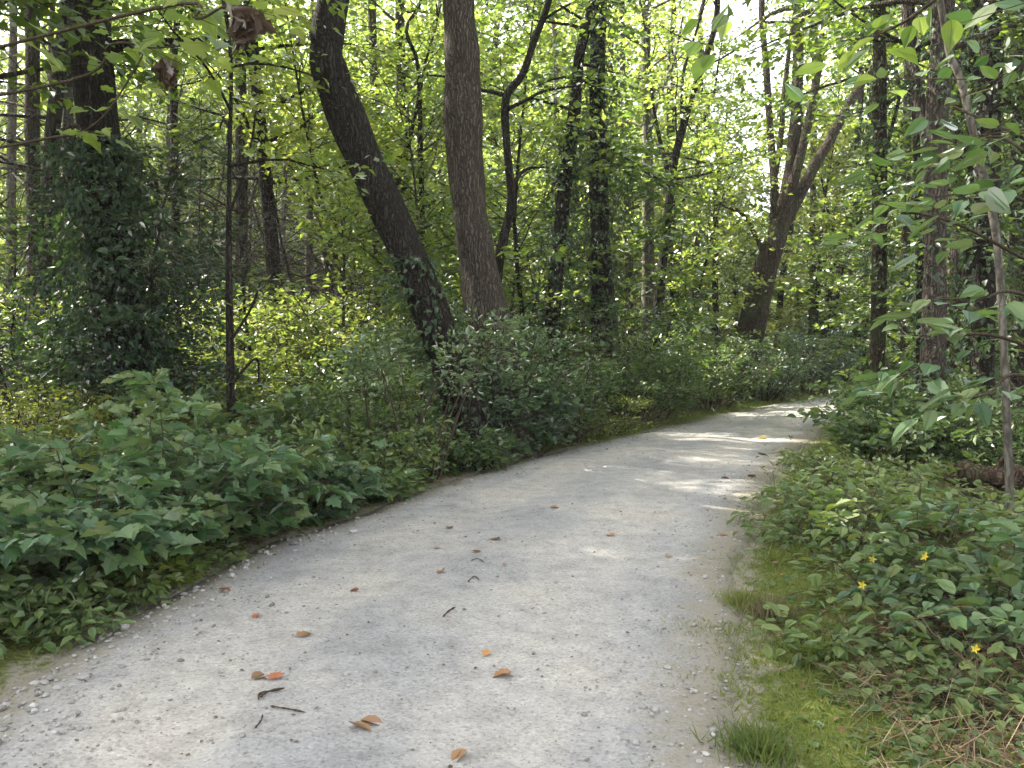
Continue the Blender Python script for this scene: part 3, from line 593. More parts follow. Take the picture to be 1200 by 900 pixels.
# leafy understory trees: they fill the middle of the wood with layered fans of leaves
G3 = 'slight understory trees'
under = [(400,19,8,'yellow','sunlit yellow-green young tree left of the leaning tree'),
         (430,17,8,'yellow','bright young tree glowing behind the leaning trunk'),
         (500,15,6,'canopy','leafy young tree between the leaning tree and the upright trunk'),
         (625,16,8,'canopy','leafy young tree behind the slender forked tree'),
         (735,19,8,'canopy','leafy young tree right of the ivy-clad pair'),
         (788,22.5,7,'canopy','leafy young tree at the left of the path bend'),
         (20,12,6,'canopy_dark','dark leafy young tree at the left margin'),
         (85,16,8,'canopy','leafy young tree behind the ivy-wrapped tree'),
         (222,18,7,'yellow','leafy young tree right of the ivy-wrapped tree'),
         (375,17.5,6,'yellow','low-branched young tree just behind the leaning trunk'),
         (1000,28,8,'canopy_dark','leafy young tree beyond the lone brown trunk'),
         (1088,16.5,6.5,'canopy','leafy young tree left of the stout dark trunk'),
         (1130,13,7,'canopy_dark','shady young tree between the thick right trunks'),
         (1290,10.5,6.5,'canopy_dark','shady young tree outside the right border, nearer one'),
         (940,31,7,'canopy','leafy young tree behind the multi-stemmed tree'),
         (860,30,5,'yellow','low bright young tree beneath the sky gap'),
         (560,19,8,'canopy','leafy young tree right behind the upright trunk'),
         (680,23,9,'yellow','bright leafy young tree far behind the ivy-clad pair'),
         (280,20,8,'yellow','sunny leafy young tree behind the thin dark sapling'),
         (150,22,9,'canopy','tall leafy young tree far behind the ivy-wrapped tree'),
         (770,27,9,'yellow','sunny young tree behind the pale straight trunk'),
         (1090,20,8,'canopy_dark','young tree far behind the stout dark trunk'),
         (172,10.7,4.2,'ivy','dark dense evergreen young tree hugging the right side of the ivy-wrapped trunk'),
         (100,11.3,3.6,'ivy','dark dense evergreen young tree hugging the left side of the ivy-wrapped trunk'),
         (250,17,7,'yellow','leafy young tree in the gap right of the thin dark sapling'),
         (350,19,8,'yellow','leafy young tree far behind the glowing yellow shrub'),
         (470,21,8,'canopy','leafy young tree deep between leaning and upright trunk'),
         (-30,15,8,'canopy','leafy young tree cut by the left border'),
         (595,24,9,'canopy','leafy young tree deep behind the slender forked tree'),
         (705,17,6,'canopy_dark','shady young tree round the foot of the ivy-clad pair'),
         (812,30,6,'canopy','bushy young tree far left of the big multi-stemmed tree'),
         (1030,24,9,'canopy_dark','bushy young tree beyond the bend behind the lone brown trunk'),
         (1150,18,9,'canopy_dark','bushy young tree deep behind the thick right trunks'),
         (300,14.5,4.2,'yellow','small airy sunlit tree rising out of the glowing yellow shrub'),
         (405,14.2,3.8,'yellow','small airy sunlit tree close behind the leaning trunk'),
         (30,13.5,3.6,'yellow','small airy sunlit tree at the left border behind the sunlit bush'),
         (1240,14,8,'canopy_dark','bushy young tree outside the right border'),
         (1010,18,8.5,'canopy_dark','tall bushy young tree right behind the lone brown trunk'),
         (1128,13.5,6,'canopy_dark','slight shady young tree between the stout dark trunk and the dark far-right one'),
                  (660,28,12,'canopy','tall young tree in the deep middle of the wood'),
         (540,30,12,'canopy','tall young tree in the deep wood left of the upright trunk'),
         (400,26,12,'canopy','tall young tree in the deep wood left of the leaning trunk'),
         (740,34,13,'yellow','tall sunny young tree in the deepest middle of the wood'),
         (230,27,12,'yellow','tall sunny young tree in the deep wood behind the evergreens')]
for i_, (u, d, h, lf, lb) in enumerate(under):
    while path_sd(gx(u,d),d)[0] < .4: d += .7
    g = np.random.default_rng(300+i_)
    x = gx(u,d); b = np.array([x,d,tz(x,d)])
    e = empty('young_tree', b, lb, 'tree', G3); tb = Tubes(); lv = Leaves(T_OVAL if d < 16 else T_FAR)
    sp_ = curve(b-np.array([0,0,.1]), (g.normal(0,.12),g.normal(0,.12),1), h, .3, 9, .06, g)
    tb.tube(sp_, np.linspace(.022+.005*h,.01,9), 7, .05, i_)
    crown_on(tb, lv, sp_, .9 if lf != 'ivy' else .3, 1.9+.1*h if lf != 'ivy' else 1.05, 30, 12, .115 if d < 16 else .15, g, .016, 15, flat=.5)
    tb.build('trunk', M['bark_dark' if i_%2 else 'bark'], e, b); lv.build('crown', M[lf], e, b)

# far trees: five grown once, then copied with their parts
G4 = 'leafy trees far back in the wood'
protos = []
for k in range(5):
    g = np.random.default_rng(700+k); h = 12+1.2*k
    e = empty('far_tree', (0,0,0), 'x', 'tree', G4); tb = Tubes(); lv = Leaves(T_FAR)
    sp_ = curve((0,0,-.1), (g.normal(0,.06),g.normal(0,.06),1), h, .2, 9, .05, g); tb.tube(sp_, np.linspace(.16,.02,9), 7, .06, k)
    crown_on(tb, lv, sp_, 1.0+.5*k, 3.2, 46, 15, .215, g, .035, 16, tw=False, flat=.45)
    t_ = tb.build('trunk', M['bark' if k%2 else 'bark_dark'], e); c_ = lv.build('crown', M['canopy' if k != 2 else 'yellow'], e, carve=False); protos.append((e,t_,c_))
FL = ['slim grey-barked leafy tree far back in the wood','dark-barked leafy tree far back in the wood','pale yellow-green tree far back in the wood']
g = np.random.default_rng(77); used = set(); nf = 0; spots = []
while nf < 150:
    d = 25+45*g.uniform()**.8; u = g.uniform(-330,1500); x = gx(u,d)
    if 845 < u < 905 and d > 24: continue
    if -25 < u < 62 and g.uniform() < .92: continue
    if 180 < u < 520 and g.uniform() < .2: continue
    if path_sd(x,d)[0] < 1.5: continue
    if spots and min((x-a)**2+(d-b)**2 for a,b in spots) < 6: continue
    spots.append((x,d)); k = nf%5
    if k in used:
        e0,t0,c0 = protos[k]; e = e0.copy(); COL.objects.link(e)
        for ch in (t0,c0): c = ch.copy(); COL.objects.link(c); c.parent = e
    else: e = protos[k][0]; used.add(k)
    s = g.uniform(.9,1.4)*(.62 if 780 < u < 960 else 1)
    e.location = (x,d,.02); e.rotation_euler = (0,0,g.uniform(0,6.28)); e.scale = (s,s,s)
    e['label'] = FL[2] if k == 2 else FL[0] if k%2 else FL[1]
    e['group'] = G4 + (', yellow-green' if k == 2 else ', grey-barked' if k%2 else ', dark-barked')
    nf += 1
# the wood beyond, one leafy mass
g = np.random.default_rng(90); lv = Leaves(T_FAR)
m = 11000; az = g.uniform(-1.0,1.0,m); rr_ = g.uniform(50,95,m); hh = 31*g.uniform(0,1,m)**.9
gap = np.abs(az-math.atan((878-600)/F)) < .045; hh = np.where(gap, hh*.35, hh); gap2 = np.abs(az-math.atan((20-600)/F)) < .03; hh = np.where(gap2, hh*.5, hh)
O = np.stack([np.sin(az)*rr_, np.cos(az)*rr_, hh+.2],1); D = g.normal(0,1,(m,3))*np.array([1,1,.3])
sprays(lv, O, D, g.uniform(1.5,3.0,m), 22, .42, .6, .5, .2, g=g)
tag(lv.build('far_wood', M['canopy'], carve=False), 'mass of far-off leafy wood closing the view', 'wood', kind='stuff')

# ------------------------------------------------------------------ shrubs and young plants
def make_shrub(u, d, h, r, leaf, label, name='shrub', tmpl=T_OVAL, size=.07, ns=14, per=9, n=11, cat='shrub', group='shrubs of the undergrowth', seed=0, arch=.5, low=.12, tilt=.4, stem='twig', x=None, offpath=True, lmin=.22, lmax=.5, flat=.75):
    g = np.random.default_rng(abs(seed+int(u)*3+int(d*10))+(5000 if u < 0 else 0)); x = gx(u,d) if x is None else x
    while path_sd(x,d)[0] < (.28 if tmpl is T_MAPLE else .5 if u < 960 else 1.0)*r + (.22 if u > 880 and d < 10.5 else 0):
        if u < 900 or d > 12: d += .12; x = gx(u,d)
        else: x += .08
    b = np.array([x,d,tz(x,d)]); e = empty(name, b, label, cat, group)
    tb = Tubes(); lv = Leaves(tmpl)
    for k in range(ns):
        az = k*2.4+g.uniform(-.4,.4); o = r*.35*math.sqrt(g.uniform())
        p0 = b+np.array([math.cos(az)*o, math.sin(az)*o, -.05]); sp_ = g.uniform(.15,1)
        d0 = np.array([math.cos(az)*sp_*r/h*1.1, math.sin(az)*sp_*r/h*1.1, 1])
        L = math.hypot(h,r*sp_)*g.uniform(.65,1.05)
        C = curve(p0, d0, L, -arch*sp_*1.4, 7, .09, g)
        tb.tube(C, np.linspace(.004+.006*h,.003,7), 4)
        t = g.uniform(low,1,per)**.75*6; ib = np.minimum(t.astype(int),5); fr = (t-ib)[:,None]
        O = C[ib]*(1-fr)+C[ib+1]*fr
        a2 = g.uniform(0,6.283,per); D = np.stack([np.cos(a2),np.sin(a2),g.normal(.1,.25,per)],1)+norm(C[ib+1]-C[ib])*.35 + (O-b)*np.array([.5,.5,0])/r
        sprays(lv, O, D, g.uniform(lmin,lmax,per), n, size, .5, tilt, .3, tb, .0028, flat, g)
    tb.build('stem', M[stem], e, b, True)
    lv.build('foliage', M[leaf], e, b, floor=b[2]+.02, offpath=offpath)
    return e
LOB = dict(tmpl=T_MAPLE, size=.125, ns=12, per=9, n=8, lmin=.2, lmax=.42, flat=.85, name='bush', cat='bush', group='broad-leaved bushes on the left verge', tilt=.38)
make_shrub(35,4.7,.74,.7,'lobed','broad-leaved bush closest to the viewer at the left border, beside the path', seed=1, **LOB)
make_shrub(140,5.5,1.02,.8,'lobed','large dense bush with lobed leaves overhanging the left path edge', seed=2, **LOB)
make_shrub(255,6.2,.88,.75,'lobed','bush with big lobed leaves in the middle of the left verge row', seed=3, **LOB)
make_shrub(345,7.1,.68,.7,'lobed','last broad-leaved bush of the left verge row, farthest up the path', seed=4, **LOB)
make_shrub(30,6.6,.72,.95,'lobed','broad-leaved bush at the left border behind the closest one', seed=5, **LOB)
make_shrub(180,7.4,.72,.9,'lobed','broad-leaved bush with pale top leaves below the ivy-wrapped tree', seed=6, **LOB)
make_shrub(395,7.9,.5,.5,'lobed','low lobed-leaf bush with light green leaves at the path edge', seed=7, **{**LOB,'size':.12,'ns':9})
make_shrub(240,8.2,1.35,.6,'lobed','sparse young plant with pale tiers of leaves in front of the thin sapling', seed=8, **{**LOB,'size':.13,'ns':5,'per':7,'tilt':.25,'low':.5})
MX = dict(size=.07, ns=13, per=9, n=10, flat=.6, tilt=.5, group='small-leaved shrubs among the broad-leaved bushes')
make_shrub(95,5.3,.62,.5,'shrub','small-leaved shrub squeezed between the closest bush and the big dense bush', seed=71, **MX)
make_shrub(225,6.9,.85,.6,'shrub','small-leaved shrub showing above the middle bush of the verge row', seed=72, **MX)
make_shrub(300,7.4,.66,.55,'cover','light small-leaved shrub between the middle bush and the last bush of the row', seed=73, **MX)
make_shrub(-10,5.9,.95,.6,'shrub','small-leaved shrub rising behind the closest bush at the left border', seed=74, **MX)
B = dict(size=.082, ns=20, per=13, n=12, flat=.55, tilt=.5)
make_shrub(310,8.8,.72,.9,'shrub','green shrub at the foot of the thin dark sapling', seed=11, **B)
make_shrub(425,9.6,1.25,.9,'shrub','tall dusky shrub left of the leaning trunk', seed=12, **{**B,'ns':27})
make_shrub(485,8.9,2.15,.8,'bluish','dusky shrub growing right in front of the leaning trunk', seed=13, **{**B,'ns':9,'low':.62,'per':15})
make_shrub(430,8.4,.75,.7,'shrub','low green shrub at the path edge left of the leaning trunk', seed=14, **B)
make_shrub(610,9.7,1.15,.95,'bluish','full shrub at the path edge right of the leaning trunk', seed=15, **{**B,'tmpl':T_LOBE,'size':.10,'ns':27,'n':9})
make_shrub(540,8.9,.6,.6,'shrub','low shrub at the path edge below the leaning trunk', seed=16, **B)
make_shrub(592,10.3,2.2,.85,'bluish','tall shrub wrapped round the foot of the upright trunk', seed=17, **{**B,'ns':27})
make_shrub(655,11.6,1.7,1.0,'shrub','shrub right of the upright trunk, beneath the ivy-clad pair', seed=18, **{**B,'ns':27})
make_shrub(700,12.6,.75,.9,'yellow','low yellowish shrub beside the path below the ivy-clad pair', seed=19, **{**B,'size':.055})
make_shrub(690,15,2.2,1.2,'shrub','tall shrub at the foot of the ivy-clad pair', seed=20, **{**B,'size':.09,'ns':27})
make_shrub(755,15.8,1.5,1.3,'shrub','wide shrub below the pale straight trunk', seed=21, **{**B,'size':.09,'ns':27})
make_shrub(825,18.5,1.8,1.5,'shrub','wide shrub on the outside of the path bend, left of the multi-stemmed tree', seed=22, **{**B,'size':.10,'ns':32})
make_shrub(895,20.8,1.9,1.5,'bluish','dark thicket at the bend under the multi-stemmed tree', seed=23, **{**B,'size':.11,'ns':32})
make_shrub(945,23.6,2.0,1.5,'bluish','dark thicket closing the far end of the path', seed=24, **{**B,'size':.12,'ns':32})
make_shrub(1000,27,2.2,1.8,'shrub','leafy thicket beyond the path bend, left of the lone brown trunk', seed=25, **{**B,'size':.13,'ns':32})
make_shrub(790,21,2.2,1.6,'shrub','mid-green shrub behind the wide shrubs of the bend', seed=26, **{**B,'size':.12,'ns':20})
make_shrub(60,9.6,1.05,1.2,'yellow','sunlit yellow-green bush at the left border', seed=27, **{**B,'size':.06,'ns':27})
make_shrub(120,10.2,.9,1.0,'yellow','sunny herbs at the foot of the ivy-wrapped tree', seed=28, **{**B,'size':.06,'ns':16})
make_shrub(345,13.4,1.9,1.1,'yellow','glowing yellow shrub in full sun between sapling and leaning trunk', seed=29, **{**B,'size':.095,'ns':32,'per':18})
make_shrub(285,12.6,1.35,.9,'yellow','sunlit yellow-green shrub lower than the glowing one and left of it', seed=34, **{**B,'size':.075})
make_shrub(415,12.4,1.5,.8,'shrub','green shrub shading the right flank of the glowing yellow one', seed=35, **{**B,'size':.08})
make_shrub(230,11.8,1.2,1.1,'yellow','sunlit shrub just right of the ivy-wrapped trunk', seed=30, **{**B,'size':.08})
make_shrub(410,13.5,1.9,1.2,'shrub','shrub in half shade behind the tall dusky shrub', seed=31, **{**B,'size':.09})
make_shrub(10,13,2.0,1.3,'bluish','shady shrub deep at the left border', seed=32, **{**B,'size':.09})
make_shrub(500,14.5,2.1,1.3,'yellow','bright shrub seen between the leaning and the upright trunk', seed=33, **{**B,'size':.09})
HB = dict(tmpl=T_OVAL, size=.075, ns=12, per=8, n=8, name='herb', cat='young plant', group='low herbs at the left path edge', low=.1, stem='greenstem', lmin=.1, lmax=.25)
make_shrub(25,4.15,.34,.35,'cover','leafy herb in the lower left corner beside the path', seed=61, **HB)
make_shrub(-40,4.3,.40,.4,'cover','taller leafy herb cut by the left border near the lower corner', seed=62, **HB)
make_shrub(95,4.6,.28,.3,'cover','low herb under the front of the closest broad-leaved bush', seed=63, **HB)
make_shrub(150,5.0,.22,.25,'yellow','small bright green herb at the left path edge', seed=64, **HB)
make_shrub(215,5.5,.22,.22,'cover','small bright herb sprouting from the gravel edge under the big dense bush', seed=65, **HB)
make_shrub(375,7.2,.25,.25,'bluish','small pale herb at the path edge under the last broad-leaved bush', seed=66, **HB)
make_shrub(440,8.1,.35,.35,'cover','leafy herb at the path edge before the leaning trunk', seed=67, **HB)
# right of the path
make_shrub(1045,9.8,1.15,.75,'shrub','bushy young plant on the right verge below the lone brown trunk', seed=41, **{**B,'tmpl':T_BROAD,'size':.10,'n':8})
make_shrub(1045,13,1.0,.8,'shrub','small bush on the inside of the path bend', seed=42, **{**B,'size':.08})
make_shrub(1100,11.5,1.3,.9,'shrub','shrub at the foot of the stout dark trunk', seed=43, **{**B,'size':.09})
make_shrub(1170,9,1.1,.9,'shrub','shrub behind the fallen log', seed=44, **{**B,'size':.09})
make_shrub(1050,16,1.6,1.2,'shrub','shrub behind the lone brown trunk', seed=45, **{**B,'size':.10})
make_shrub(1140,15,1.9,1.4,'bluish','dark shrub behind the thick right trunks', seed=46, **{**B,'size':.10})
make_shrub(960,8.6,.40,.5,'cover','low leafy plant at the right path edge under the bend', seed=47, **{**B,'size':.06,'ns':10})
SE = dict(tmpl=T_BROAD, n=6, per=6, name='seedling', cat='young plant', group='broad-leaved seedlings on the right verge', tilt=.28, low=.45, flat=1.0, stem='twig')
make_shrub(1082,5.3,.62,.40,'cover','dark-stemmed seedling with spreading leaves in the middle of the right verge', seed=51, size=.095, ns=8, **SE)
make_shrub(1165,4.7,.55,.45,'lobed','seedling with large oval leaves near the right border', seed=52, size=.12, ns=7, **SE)
make_shrub(1120,4.1,.28,.28,'lobed','low seedling with a rosette of big leaves above the dry litter', seed=53, size=.11, ns=4, **SE)
make_shrub(1195,3.7,.38,.3,'lobed','seedling cut by the right border above the dry litter', seed=54, size=.10, ns=4, **SE)
make_shrub(985,5.7,.38,.4,'cover','low bright seedling clump close to the right path edge', seed=55, size=.08, ns=7, **SE)
make_shrub(1000,7.0,.42,.5,'cover','low leafy clump on the right verge behind the bright seedlings', seed=56, size=.08, ns=9, **SE)
make_shrub(1115,6.2,.26,.4,'cover','leafy seedlings in front of the fallen log', seed=57, size=.08, ns=8, **SE)
make_shrub(1195,5.9,.28,.4,'cover','leafy seedling clump at the right border near the log', seed=58, size=.08, ns=8, **SE)
make_shrub(1060,7.6,.5,.5,'cover','leafy seedling clump left of the fallen log', seed=59, size=.09, ns=8, **SE)
make_shrub(1050,4.6,.3,.3,'cover','small seedling beside the mossy strip', seed=60, size=.075, ns=5, **SE)

for i_, (u,d,h,sz_,lb) in enumerate(((1085,3.45,.16,.07,'tiny seedling among the dry stalks, left one of the corner'),(1150,3.3,.18,.07,'tiny seedling among the dry stalks, lowest in the corner'),(1040,4.0,.20,.075,'small fresh seedling where the moss meets the dry stalks'),(985,3.9,.12,.085,'single pale broad leaf standing in the mossy strip'),(1190,4.2,.3,.09,'fresh seedling at the right border under the large oval leaves'),(1100,4.6,.34,.09,'fresh seedling before the dark-stemmed one'),(950,6.4,.3,.07,'leafy sprout at the right path edge above the dry tuft'),(925,7.6,.26,.06,'leafy sprout at the right path edge below the first sun stripe'),(940,9.6,.32,.07,'leafy sprout at the right path edge beside the second sun stripe'),(1010,6.2,.45,.085,'knee-high leafy plant in the middle of the right verge'))):
    make_shrub(u,d,h,h*.9,'cover',lb, seed=80+i_, **{**SE,'size':sz_,'ns':5 if d < 4.1 else 8,'group':'small seedlings of the right verge'})
# ------------------------------------------------------------------ nearby branches: saplings standing just outside the picture whose boughs reach in
def reach_tree(x, y, h, label, boughs, leaf, size, tmpl, mat, seed, n=9, per=7, extra=None, name='sapling'):
    g = np.random.default_rng(seed); b = np.array([x,y,tz(x,y)]); e = empty(name, b, label, 'tree', 'saplings reaching in from the sides')
    tb = Tubes(); lv = Leaves(tmpl)
    sp_ = curve(b-np.array([0,0,.1]), (0,0,1), h, .1, 9, .03, g); tb.tube(sp_, np.linspace(.014+.006*h,.008,9), 8, .05, seed)
    for q in boughs:
        pts = [at(*p) for p in q]; p0 = pts[0]; z = max(.4, min(p0[2]-.25, h-.3))
        c = np.array([np.interp(z, sp_[:,2], sp_[:,k]) for k in range(2)]+[z])
        C = smooth_line([c]+pts, 6); tb.tube(C, np.linspace(.011,.003,len(C)), 5)
        m = per; t = np.linspace(.35,1,m)*(len(C)-2); ib = t.astype(int); O = C[ib]; D = norm(C[ib+1]-C[ib])
        s = np.where(np.arange(m)%2,1,-1)*g.uniform(.3,1.0,m); D2 = np.stack([D[:,0]*np.cos(s)-D[:,1]*np.sin(s), D[:,0]*np.sin(s)+D[:,1]*np.cos(s), D[:,2]*.3+g.normal(0,.1,m)],1)
        sprays(lv, O, D2, g.uniform(.18,.38,m), n, size, .55, .28, .25, tb, .002, 1.0, g)
    crown_on(tb, lv, sp_, max(2.2,h*.5), 1.0, 8, 6, size*.9, g, .01, 8)
    tb.build('trunk', M[mat], e, b); lv.build('crown', M[leaf], e, b, carve=False)
    if extra: extra(e, b, g)
    return e
# top left: branch with bright maple leaves and clumps of dead leaves
def dead_clumps(e, b, g):
    for (u,v,d,r) in ((285,18,3.6,.055),(283,35,3.62,.04),(196,78,4.4,.05)):
        p = at(u,v,d); lv = Leaves(T_MAPLE); m = 14
        lv.add(p+g.normal(0,r*.5,(m,3)), g.normal(0,.5,(m,3))+np.array([0,0,-.8]), g.normal(0,1,(m,3)), r*2.0*g.uniform(.6,1.1,m))
        lv.build('dead_leaves', M['deadleaf'], e, b, carve=False)
reach_tree(-4.3,4.6,6.5,'young maple at the left border, bright leaves and withered clumps hanging from its boughs',
           [[(40,165,4.6),(105,150,4.5),(150,95,4.4),(200,0,4.3)],[(80,95,4.6),(130,52,4.4),(180,56,4.3),(225,52,4.2)],[(180,10,4.0),(230,22,3.8),(262,8,3.7),(288,8,3.6)]], 'yellow', .12, T_MAPLE, 'twig', 21, n=3, per=6, extra=dead_clumps)
# right: broad-leaved sapling reaching over the verge
reach_tree(3.05,3.9,4.2,'broad-leaved sapling at the right border stretching flat tiers of leaves over the verge',
           [[(1195,300,3.8),(1120,262,3.8),(1060,250,3.8),(1030,272,3.8)],[(1200,235,3.7),(1150,225,3.6),(1100,230,3.5)],[(1190,400,3.9),(1120,395,3.9),(1075,432,3.9),(1040,445,3.9)],
            [(1200,345,3.6),(1150,350,3.5),(1100,350,3.5)],[(1200,440,3.7),(1160,460,3.6),(1130,470,3.6)],[(1205,180,3.9),(1170,160,4.0),(1120,170,4.1)]], 'lobed', .135, T_TIER, 'twig', 22, n=5, per=5)
reach_tree(2.6,2.3,4.6,'young tree just outside the right border whose bough dips into the top of the view',
           [[(1180,-60,2.6),(1110,-10,2.7),(1060,25,2.8),(1030,40,2.9)],[(1000,-80,2.5),(930,-30,2.5),(870,5,2.5)]], 'canopy', .10, T_BROAD, 'twig', 23, n=4, per=5)

# ------------------------------------------------------------------ stuff: herbs, grass, moss, litter, gravel
def scatter(nmax, x0,x1,y0,y1, sdmin, sdmax, g, dens=None):
    y = y0*(y1/y0)**g.uniform(0,1,nmax) ; 
    x = g.uniform(x0,x1,nmax); s = path_sd(x,y); k = (s > sdmin)&(s < sdmax)
    if dens is not None: k &= g.uniform(0,1,nmax) < dens(x,y,s)
    return x[k], y[k], s[k]
g = np.random.default_rng(500)
lv = Leaves(T_OVAL)
x,y,s = scatter(70000,-16,18,2.6,34,.12,30,g,lambda x,y,s: np.clip(.5+.55*fbm(x*1.3+3,y*1.3),.08,1)*np.clip(s/.8,.05,1)**1.6*np.where((x>1.6)&(y<4.6)&(x>1.75+.0*y),.35,1))
hgt = np.clip(.06+.22*(fbm(x*.8,y*.9)+.8)*.6,.03,.42)*np.clip(s/1.2,.15,1)
for k in range(4):
    z = terr(x,y,s)+hgt*(.25+.75*g.uniform(0,1,len(x))); p = np.stack([x+g.normal(0,.05,len(x)),y+g.normal(0,.05,len(x)),z],1)
    a = np.stack([g.normal(0,1,len(x)),g.normal(0,1,len(x)),g.normal(-.1,.25,len(x))],1); nn = np.array([0,0,1.])+g.normal(0,.35,(len(x),3))
    lv.add(p,a,nn,(.035+.05*g.uniform(0,1,len(x))**2)*np.clip(.75+y/22,.8,2))
tag(lv.build('ground_cover', M['cover'], carve=False), 'low leafy herbs covering the forest floor', 'undergrowth', kind='stuff')
# grass: blades as narrow bent leaves
T_BLADE = (np.array([(0,.05,0),(0,-.05,0),(.5,-.045,-.06),(.5,.045,-.06),(1,0,-.28)]), [np.array([[0,1,2,3]]), np.array([[3,2,4]])])
T_THIN = (T_BLADE[0]*np.array([1,.45,1]), T_BLADE[1])
def blades(lv, x, y, h, g, lean=.45):
    m = len(x); p = np.stack([x,y,np.where(path_sd(x,y)<0,.0,terr(x,y))-.005],1); a = np.stack([g.normal(0,lean,m),g.normal(0,lean,m),np.ones(m)],1); nn = g.normal(0,1,(m,3)); nn[:,2] = .2
    lv.add(p,a,nn,h)
lv = Leaves(T_BLADE)
x,y,s = scatter(420000,-4.5,9,2.2,20,-.42,1.1,g,lambda x,y,s: np.where(x > .1*y, .95, .25)*np.clip(1.15-s/1.0,0,1)*np.clip(.65+.6*fbm(x*2.2,y*2.0),.05,1)*np.clip((s+.30+.35*fbm(x*4+1,y*3.1))/.35,.0,1))
blades(lv,x,y,np.clip(.03+.055*g.uniform(0,1,len(x))*(.4+np.clip(s,0,.9)),.02,.12),g,.75)
tag(lv.build('grass', M['grass'], carve=False), 'short yellow-green grass and moss along the path edges', 'grass', kind='stuff')
lv = Leaves(T_THIN)                           # longer grass further in
x,y,s = scatter(42000,-7,9,3.8,18,.15,2.8,g,lambda x,y,s: np.clip(fbm(x*1.6+9,y*1.7),0,1))
blades(lv,x,y,g.uniform(.08,.22,len(x)),g,.6)
tag(lv.build('long_grass', M['grass'], carve=False), 'longer thin grass among the verge plants', 'grass', kind='stuff')
# leaf litter
lv = Leaves(T_OVAL)
x,y,s = scatter(26000,-6,9,2.2,24,.05,5,g,lambda x,y,s: np.where((x>1.7)&(y<5),1,.3)*np.clip(s/.8,.1,1))
m = len(x); lv.add(np.stack([x,y,terr(x,y,s)+.012+.02*g.uniform(0,1,m)],1), np.stack([g.normal(0,1,m),g.normal(0,1,m),g.normal(0,.15,m)],1), np.array([0,0,1.])+g.normal(0,.4,(m,3)), g.uniform(.02,.06,m))
tag(lv.build('leaf_litter', M['brownleaf'], carve=False), 'brown dead leaves lying on the forest floor', 'leaf litter', kind='stuff')
# dry stalks in the lower right corner
tb = Tubes(); m = 3800; x = g.uniform(1.25,3.6,m); y = g.uniform(2.3,4.9,m); k = (path_sd(x,y)>.45)&(fbm(x*1.5+4,y*1.5)>-.55); x,y = x[k],y[k]; m = len(x)
aa = g.uniform(0,6.28,m); L = g.uniform(.03,.20,m); z = terr(x,y)+.01+.05*g.uniform(0,1,m)
A = np.stack([x,y,z],1); Bp = A+np.stack([np.cos(aa)*L,np.sin(aa)*L,g.normal(.02,.05,m)],1); Bp[:,2] = np.maximum(Bp[:,2], terr(Bp[:,0],Bp[:,1])+.008)
tb.strips(A,Bp,.0014,.0009)
for k in range(46):
    q = np.array([g.uniform(1.5,3.2),g.uniform(2.5,4.8)]); 
    if path_sd(*q)[0] < .45: continue
    a = g.uniform(0,6.28); C = curve((q[0],q[1],tz(*q)+.02),(math.cos(a),math.sin(a),.5),g.uniform(.25,.8),-1.3,9,.22,g); C[:,2] = np.maximum(C[:,2], terr(C[:,0],C[:,1])+.006)
    tb.tube(C, np.linspace(.003,.0012,9), 4)
m_, n_, l_ = newmat('dry_stalk'); o_ = n_.new('ShaderNodeOutputMaterial'); d_ = n_.new('ShaderNodeBsdfDiffuse'); gg = n_.new('ShaderNodeNewGeometry')
r_ = ramp(n_, [(0,(.09,.055,.035)),(.5,(.19,.13,.08)),(1,(.36,.28,.19))]); l_.new(gg.outputs['Random Per Island'], r_.inputs[0]); l_.new(r_.outputs[0], d_.inputs[0]); l_.new(d_.outputs[0], o_.inputs[0]); M['stalk'] = m_
tag(tb.build('dry_stalks', M['stalk'], smooth=False), 'tangle of dry brown stalks in the lower right corner', 'dead stalks', kind='stuff')
# gravel
ph = (1+5**.5)/2
ICO = norm(np.array([(-1,ph,0),(1,ph,0),(-1,-ph,0),(1,-ph,0),(0,-1,ph),(0,1,ph),(0,-1,-ph),(0,1,-ph),(ph,0,-1),(ph,0,1),(-ph,0,-1),(-ph,0,1)]))
ICF = np.array([(0,11,5),(0,5,1),(0,1,7),(0,7,10),(0,10,11),(1,5,9),(5,11,4),(11,10,2),(10,7,6),(7,1,8),(3,9,4),(3,4,2),(3,2,6),(3,6,8),(3,8,9),(4,9,5),(2,4,11),(6,2,10),(8,6,7),(9,8,1)])
n0 = 95000; y = 1.6*(20/1.6)**g.uniform(0,1,n0); x = g.uniform(-2.8,8,n0); s = path_sd(x,y); ed = np.clip(1+s/.8,0,1)
k = (s < .06)&(g.uniform(0,1,n0) < .10+.75*ed**2); x,y,s,ed = x[k],y[k],s[k],ed[k]; n0 = len(x)
sz = np.where((x<-.9)&(y<6.5),1.5,1)*(.0026+.0055*g.uniform(0,1,n0)**3+.010*(g.uniform(0,1,n0)>.975)*g.uniform(.3,1,n0))*(1+.9*ed)
VV = V3.reshape(-1,3); 
from mathutils import kdtree
kd = kdtree.KDTree(len(VV)); [kd.insert(v, i) for i, v in enumerate(VV)]; kd.balance()
zz_ = np.array([np.mean([VV[q[1]][2] for q in kd.find_n((a,b,0.01),3)]) for a,b in zip(x,y)])
sc3 = sz[:,None]*np.stack([g.uniform(.8,1.5,n0),g.uniform(.7,1.2,n0),g.uniform(.45,.8,n0)],1)
Vp = ICO[None]*sc3[:,None]*g.uniform(.78,1.15,(n0,12,1)); an = g.uniform(0,6.28,n0); ca,sa = np.cos(an)[:,None],np.sin(an)[:,None]
Vp = np.stack([Vp[...,0]*ca-Vp[...,1]*sa, Vp[...,0]*sa+Vp[...,1]*ca, Vp[...,2]],-1)+np.stack([x,y,zz_+sc3[:,2]*.35],1)[:,None]
